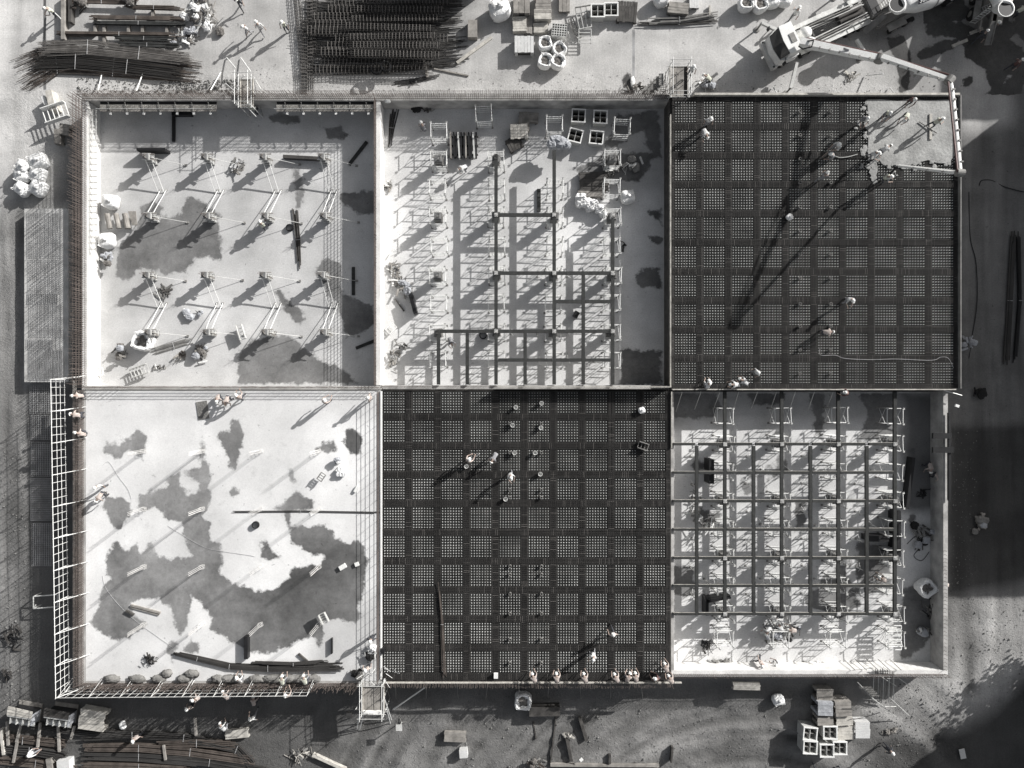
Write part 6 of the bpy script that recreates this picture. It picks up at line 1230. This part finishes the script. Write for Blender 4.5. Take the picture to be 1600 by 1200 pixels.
# lettering on the boom side and on the mixer drum
def lettering(body,size,world_m,parent,m,name,inv=False,ext=.01):
    c=bpy.data.curves.new('lettering','FONT'); c.body=body; c.size=size; c.extrude=ext; c.align_x='LEFT'; c.align_y='CENTER'; c.resolution_u=2; o=bpy.data.objects.new('tmp',c); col.objects.link(o)
    dg=bpy.context.evaluated_depsgraph_get(); dg.update(); me=bpy.data.meshes.new_from_object(o.evaluated_get(dg)); bpy.data.objects.remove(o); me.transform(world_m); me.materials.clear(); me.materials.append(M[m]); me.name=name; o=link(name,me,parent); return o
def frame(o,x,y):
    x=Vector(x).normalized(); y=Vector(y); y=(y-x*y.dot(x)).normalized(); z=x.cross(y); return Matrix(((x.x,y.x,z.x,o[0]),(x.y,y.y,z.y,o[1]),(x.z,y.z,z.z,o[2]),(0,0,0,1)))
dd=(pts[1]-pts[0]).normalized(); side=dd.cross(V(0,0,1)).normalized(); up=side.cross(dd); lettering('ZOOMLION' if False else 'IIIIIII',.0001,Matrix(),b1,'navy','x') if False else None
o=pts[0]+dd*3.2+side*.0+up*.245+V(0,0,.0); L('boom_marking',MB().box(pts[0]+dd*3.55+up*.26,(.75,.16,.01),rz=math.atan2(dd.y,dd.x)),'navy',label='dark blurred lettering strip on the boom')
# ================================================================== mixer trucks
TM_=math.atan2(47,95)
def mixer(px,py,rot,label,sc=1.0):
    t=thing('mixer_truck',label,'truck',P(px,py,ZG),rot)     # local +x runs from the drum mouth to the cab
    c=MB(); c.box((3.2,.4,.85),(8,.14,.25)); c.box((3.2,-.4,.85),(8,.14,.25)); part('chassis',c,M['galvd'],t)
    ax=V(1,0,-.22).normalized(); o=V(.2,0,2.75)
    dr=part('drum',MB().lathe([(.62,0),(.70,.5),(1.05,1.6),(1.2,2.9),(1.15,3.9),(.8,4.9),(.0,5.0)],28,o,ax),M['white'],t,smooth=True)
    part('drum_band',MB().lathe([(1.215,2.9),(1.215,3.05)],28,o,ax),M['galvd'],dr); part('drum_mouth',MB().lathe([(.52,-.02),(.52,.01),(0,.012)],20,o,ax),M['black'],dr)
    part('mouth_ring',MB().lathe([(.62,-.12),(.66,-.12),(.66,.06),(.62,.06),(.52,.0),(.52,-.1)],24,o,ax),M['white'],dr,smooth=True)
    part('charging_hopper',MB().lathe([(.34,0),(.36,.05),(.62,.55),(.66,.62),(.58,.60),(.30,.06)],20,(-.25,0,2.7),(0,0,1)),M['white'],t,smooth=True); part('hopper_inside',MB().lathe([(.55,.55),(.3,.1),(0,.08)],20,(-.25,0,2.7)),M['black'],t)
    part('discharge_chute',MB().beam((-.5,0,1.9),(-2.0,-.3,1.1),.42,.08).beam((-.5,.22,2.0),(-2.0,-.08,1.2),.04,.16).beam((-.5,-.22,2.0),(-2.0,-.52,1.2),.04,.16),M['galvd'],t)
    la=MB(); [la.beam((-.1,1.05,.6+.3*k),(-.1,.65,.6+.3*k),.05,.03) for k in range(8)]; la.beam((-.1,1.07,.5),(-.1,1.07,3.0),.04,.04); la.beam((-.1,.63,.5),(-.1,.63,3.0),.04,.04); part('ladder',la,M['galv'],t)
    fe=MB(); fe.box((.6,.95,1.1),(1.6,.5,.06)); part('mudguard',fe,M['galvd'],t); fe2=MB(); fe2.box((.6,-.95,1.1),(1.6,.5,.06)); part('mudguard',fe2,M['galvd'],t)
    for x in (.6,1.9,5.6):
        for s in (-1,1): wo=part('wheel',MB().lathe([(0,-.16),(.46,-.15),(.5,-.1),(.5,.1),(.46,.15),(0,.16)],18,(x,s*1.0,.5),(0,1,0)),M['rubber'],t); part('wheel_rim',MB().lathe([(0,-.02),(.25,-.02),(.25,.02),(0,.02)],12,(x,s*1.17,.5),(0,1,0)),M['galvd'],wo)
    cb=part('cab',MB().box((6.3,0,1.9),(1.7,2.3,2.0)),M['white'],t); part('windscreen',MB().box((7.17,0,2.3),(.04,2.0,.8)),M['glass'],cb)
    return t,dr,o,ax
m1,dr,o,ax=mixer(1372,38,TM_,'white mixer truck backed up to the pump truck, drum lettered SUPER')
perp=V(0,-1,0); cpos=o+ax*.75; nrm=(V(0,-1,0)*.55+V(.22,0,1).normalized()*.83).normalized()
rad=1.06; yv=ax.cross(nrm)*-1
bandm=MB(); bc_=cpos+ax*1.45+nrm*1.10
bm=Matrix(((ax.x,yv.x,nrm.x),(ax.y,yv.y,nrm.y),(ax.z,yv.z,nrm.z)))
bandv=[bc_+bm@V(x,y,z) for x,y,z in ((-1.3,-.24,-.10),(1.3,-.24,.06),(1.3,.24,.06),(-1.3,.24,-.10))]
bandm.add(bandv,((0,1,2,3),)); part('lettering_band',bandm,M['navy'],dr)
lettering('SUPER',.50,frame(bc_+bm@V(-1.2,0,-.06),bm@V(2.6,0,.16),bm@V(0,1,0)),dr,'white','lettering')
m2,_,_,_=mixer(1529,42,R(80),'second mixer truck at the north-east frame edge with its chute swung down')
bx=thing('mesh_guard','grey wire mesh guard beside the second mixer','frame',P(1528,24,ZG),R(25)); 
for k in range(9): part('mesh_bar',MB().tube((-.9+.22*k,-.2,1.0),(-.9+.22*k,.25,1.0),.02,5),M['mesh'],bx)
part('mesh_rail',MB().tube((-.95,.25,1.0),(.95,.25,1.0),.03,5),M['mesh'],bx); part('mesh_rail',MB().tube((-.95,-.2,1.0),(.95,-.2,1.0),.03,5),M['mesh'],bx); part('mesh_post',MB().tube((-.9,0,0),(-.9,0,1.0),.03,5),M['mesh'],bx); part('mesh_post',MB().tube((.9,0,0),(.9,0,1.0),.03,5),M['mesh'],bx)
for i,(x0,y0,x1,y1,w) in enumerate(((1516,52,1536,44,5),(1488,72,1512,62,5),(1322,45,1330,62,3))): plank(x0,y0,x1,y1,w,ZG,.08,'wood','pale plank on the wet yard near the mixers, %s from the east'%ORD[i+1],group='pale planks near the mixers')
bpy.context.view_layer.update()

ladder(72,184,107,172,1.2,5,ZG+.7,'white slotted rack with five openings beside the north-west corner of the upper left pit','white',.5)
# loose stones and clods
st = MB(); rr = random.Random(101)
def stones(poly, n, s0, s1):
    xs=[q[0] for q in poly]; ys=[q[1] for q in poly]; k=0; X=np.array([rr.uniform(min(xs),max(xs)) for _ in range(n*2)]); Y=np.array([rr.uniform(min(ys),max(ys)) for _ in range(n*2)]); ok=sdf(X,Y,poly)<0
    pts_=[P(x,y,ZG) for x,y,o_ in zip(X,Y,ok) if o_][:n]; zz=g_z(np.array([q.x for q in pts_]),np.array([q.y for q in pts_]))
    for q,z in zip(pts_,zz):
        s=rr.uniform(s0,s1)*(1 if rr.random()<.93 else 1.8); c=V(q.x,q.y,z+s*.2); v=[c+V(rr.uniform(.6,1)*s*a_,rr.uniform(.6,1)*s*b_,rr.uniform(.5,.9)*s*c_) for a_,b_,c_ in ((1,0,0),(0,1,0),(-1,0,0),(0,-1,0),(0,0,1),(0,0,-1))]
        st.add(v,((0,1,4),(1,2,4),(2,3,4),(3,0,4),(1,0,5),(2,1,5),(3,2,5),(0,3,5)))
stones([(560,1112),(1240,1100),(1240,1230),(560,1230)],1500,.03,.075); stones([(1360,1080),(1490,1050),(1500,1120),(1400,1230),(1340,1230)],420,.03,.08); stones([(1488,900),(1600,920),(1600,1100),(1480,1090)],260,.03,.07)
stones([(250,128),(385,124),(385,146),(250,146)],500,.04,.12); stones([(1488,670),(1530,670),(1520,930),(1488,930)],140,.03,.08); stones([(-20,700),(40,700),(40,1100),(-20,1100)],300,.04,.10); stones([(120,120),(250,132),(250,146),(120,150)],160,.04,.10); stones([(400,100),(1040,120),(1040,144),(400,144)],300,.02,.05); stones([(1090,120),(1480,100),(1480,144),(1090,146)],120,.02,.06)
o = link('loose_gravel', st.mesh('loose_gravel', M['stone'])); tag(o, 'loose stones and clods scattered over the bare ground round the building', 'gravel', None, 'stuff')
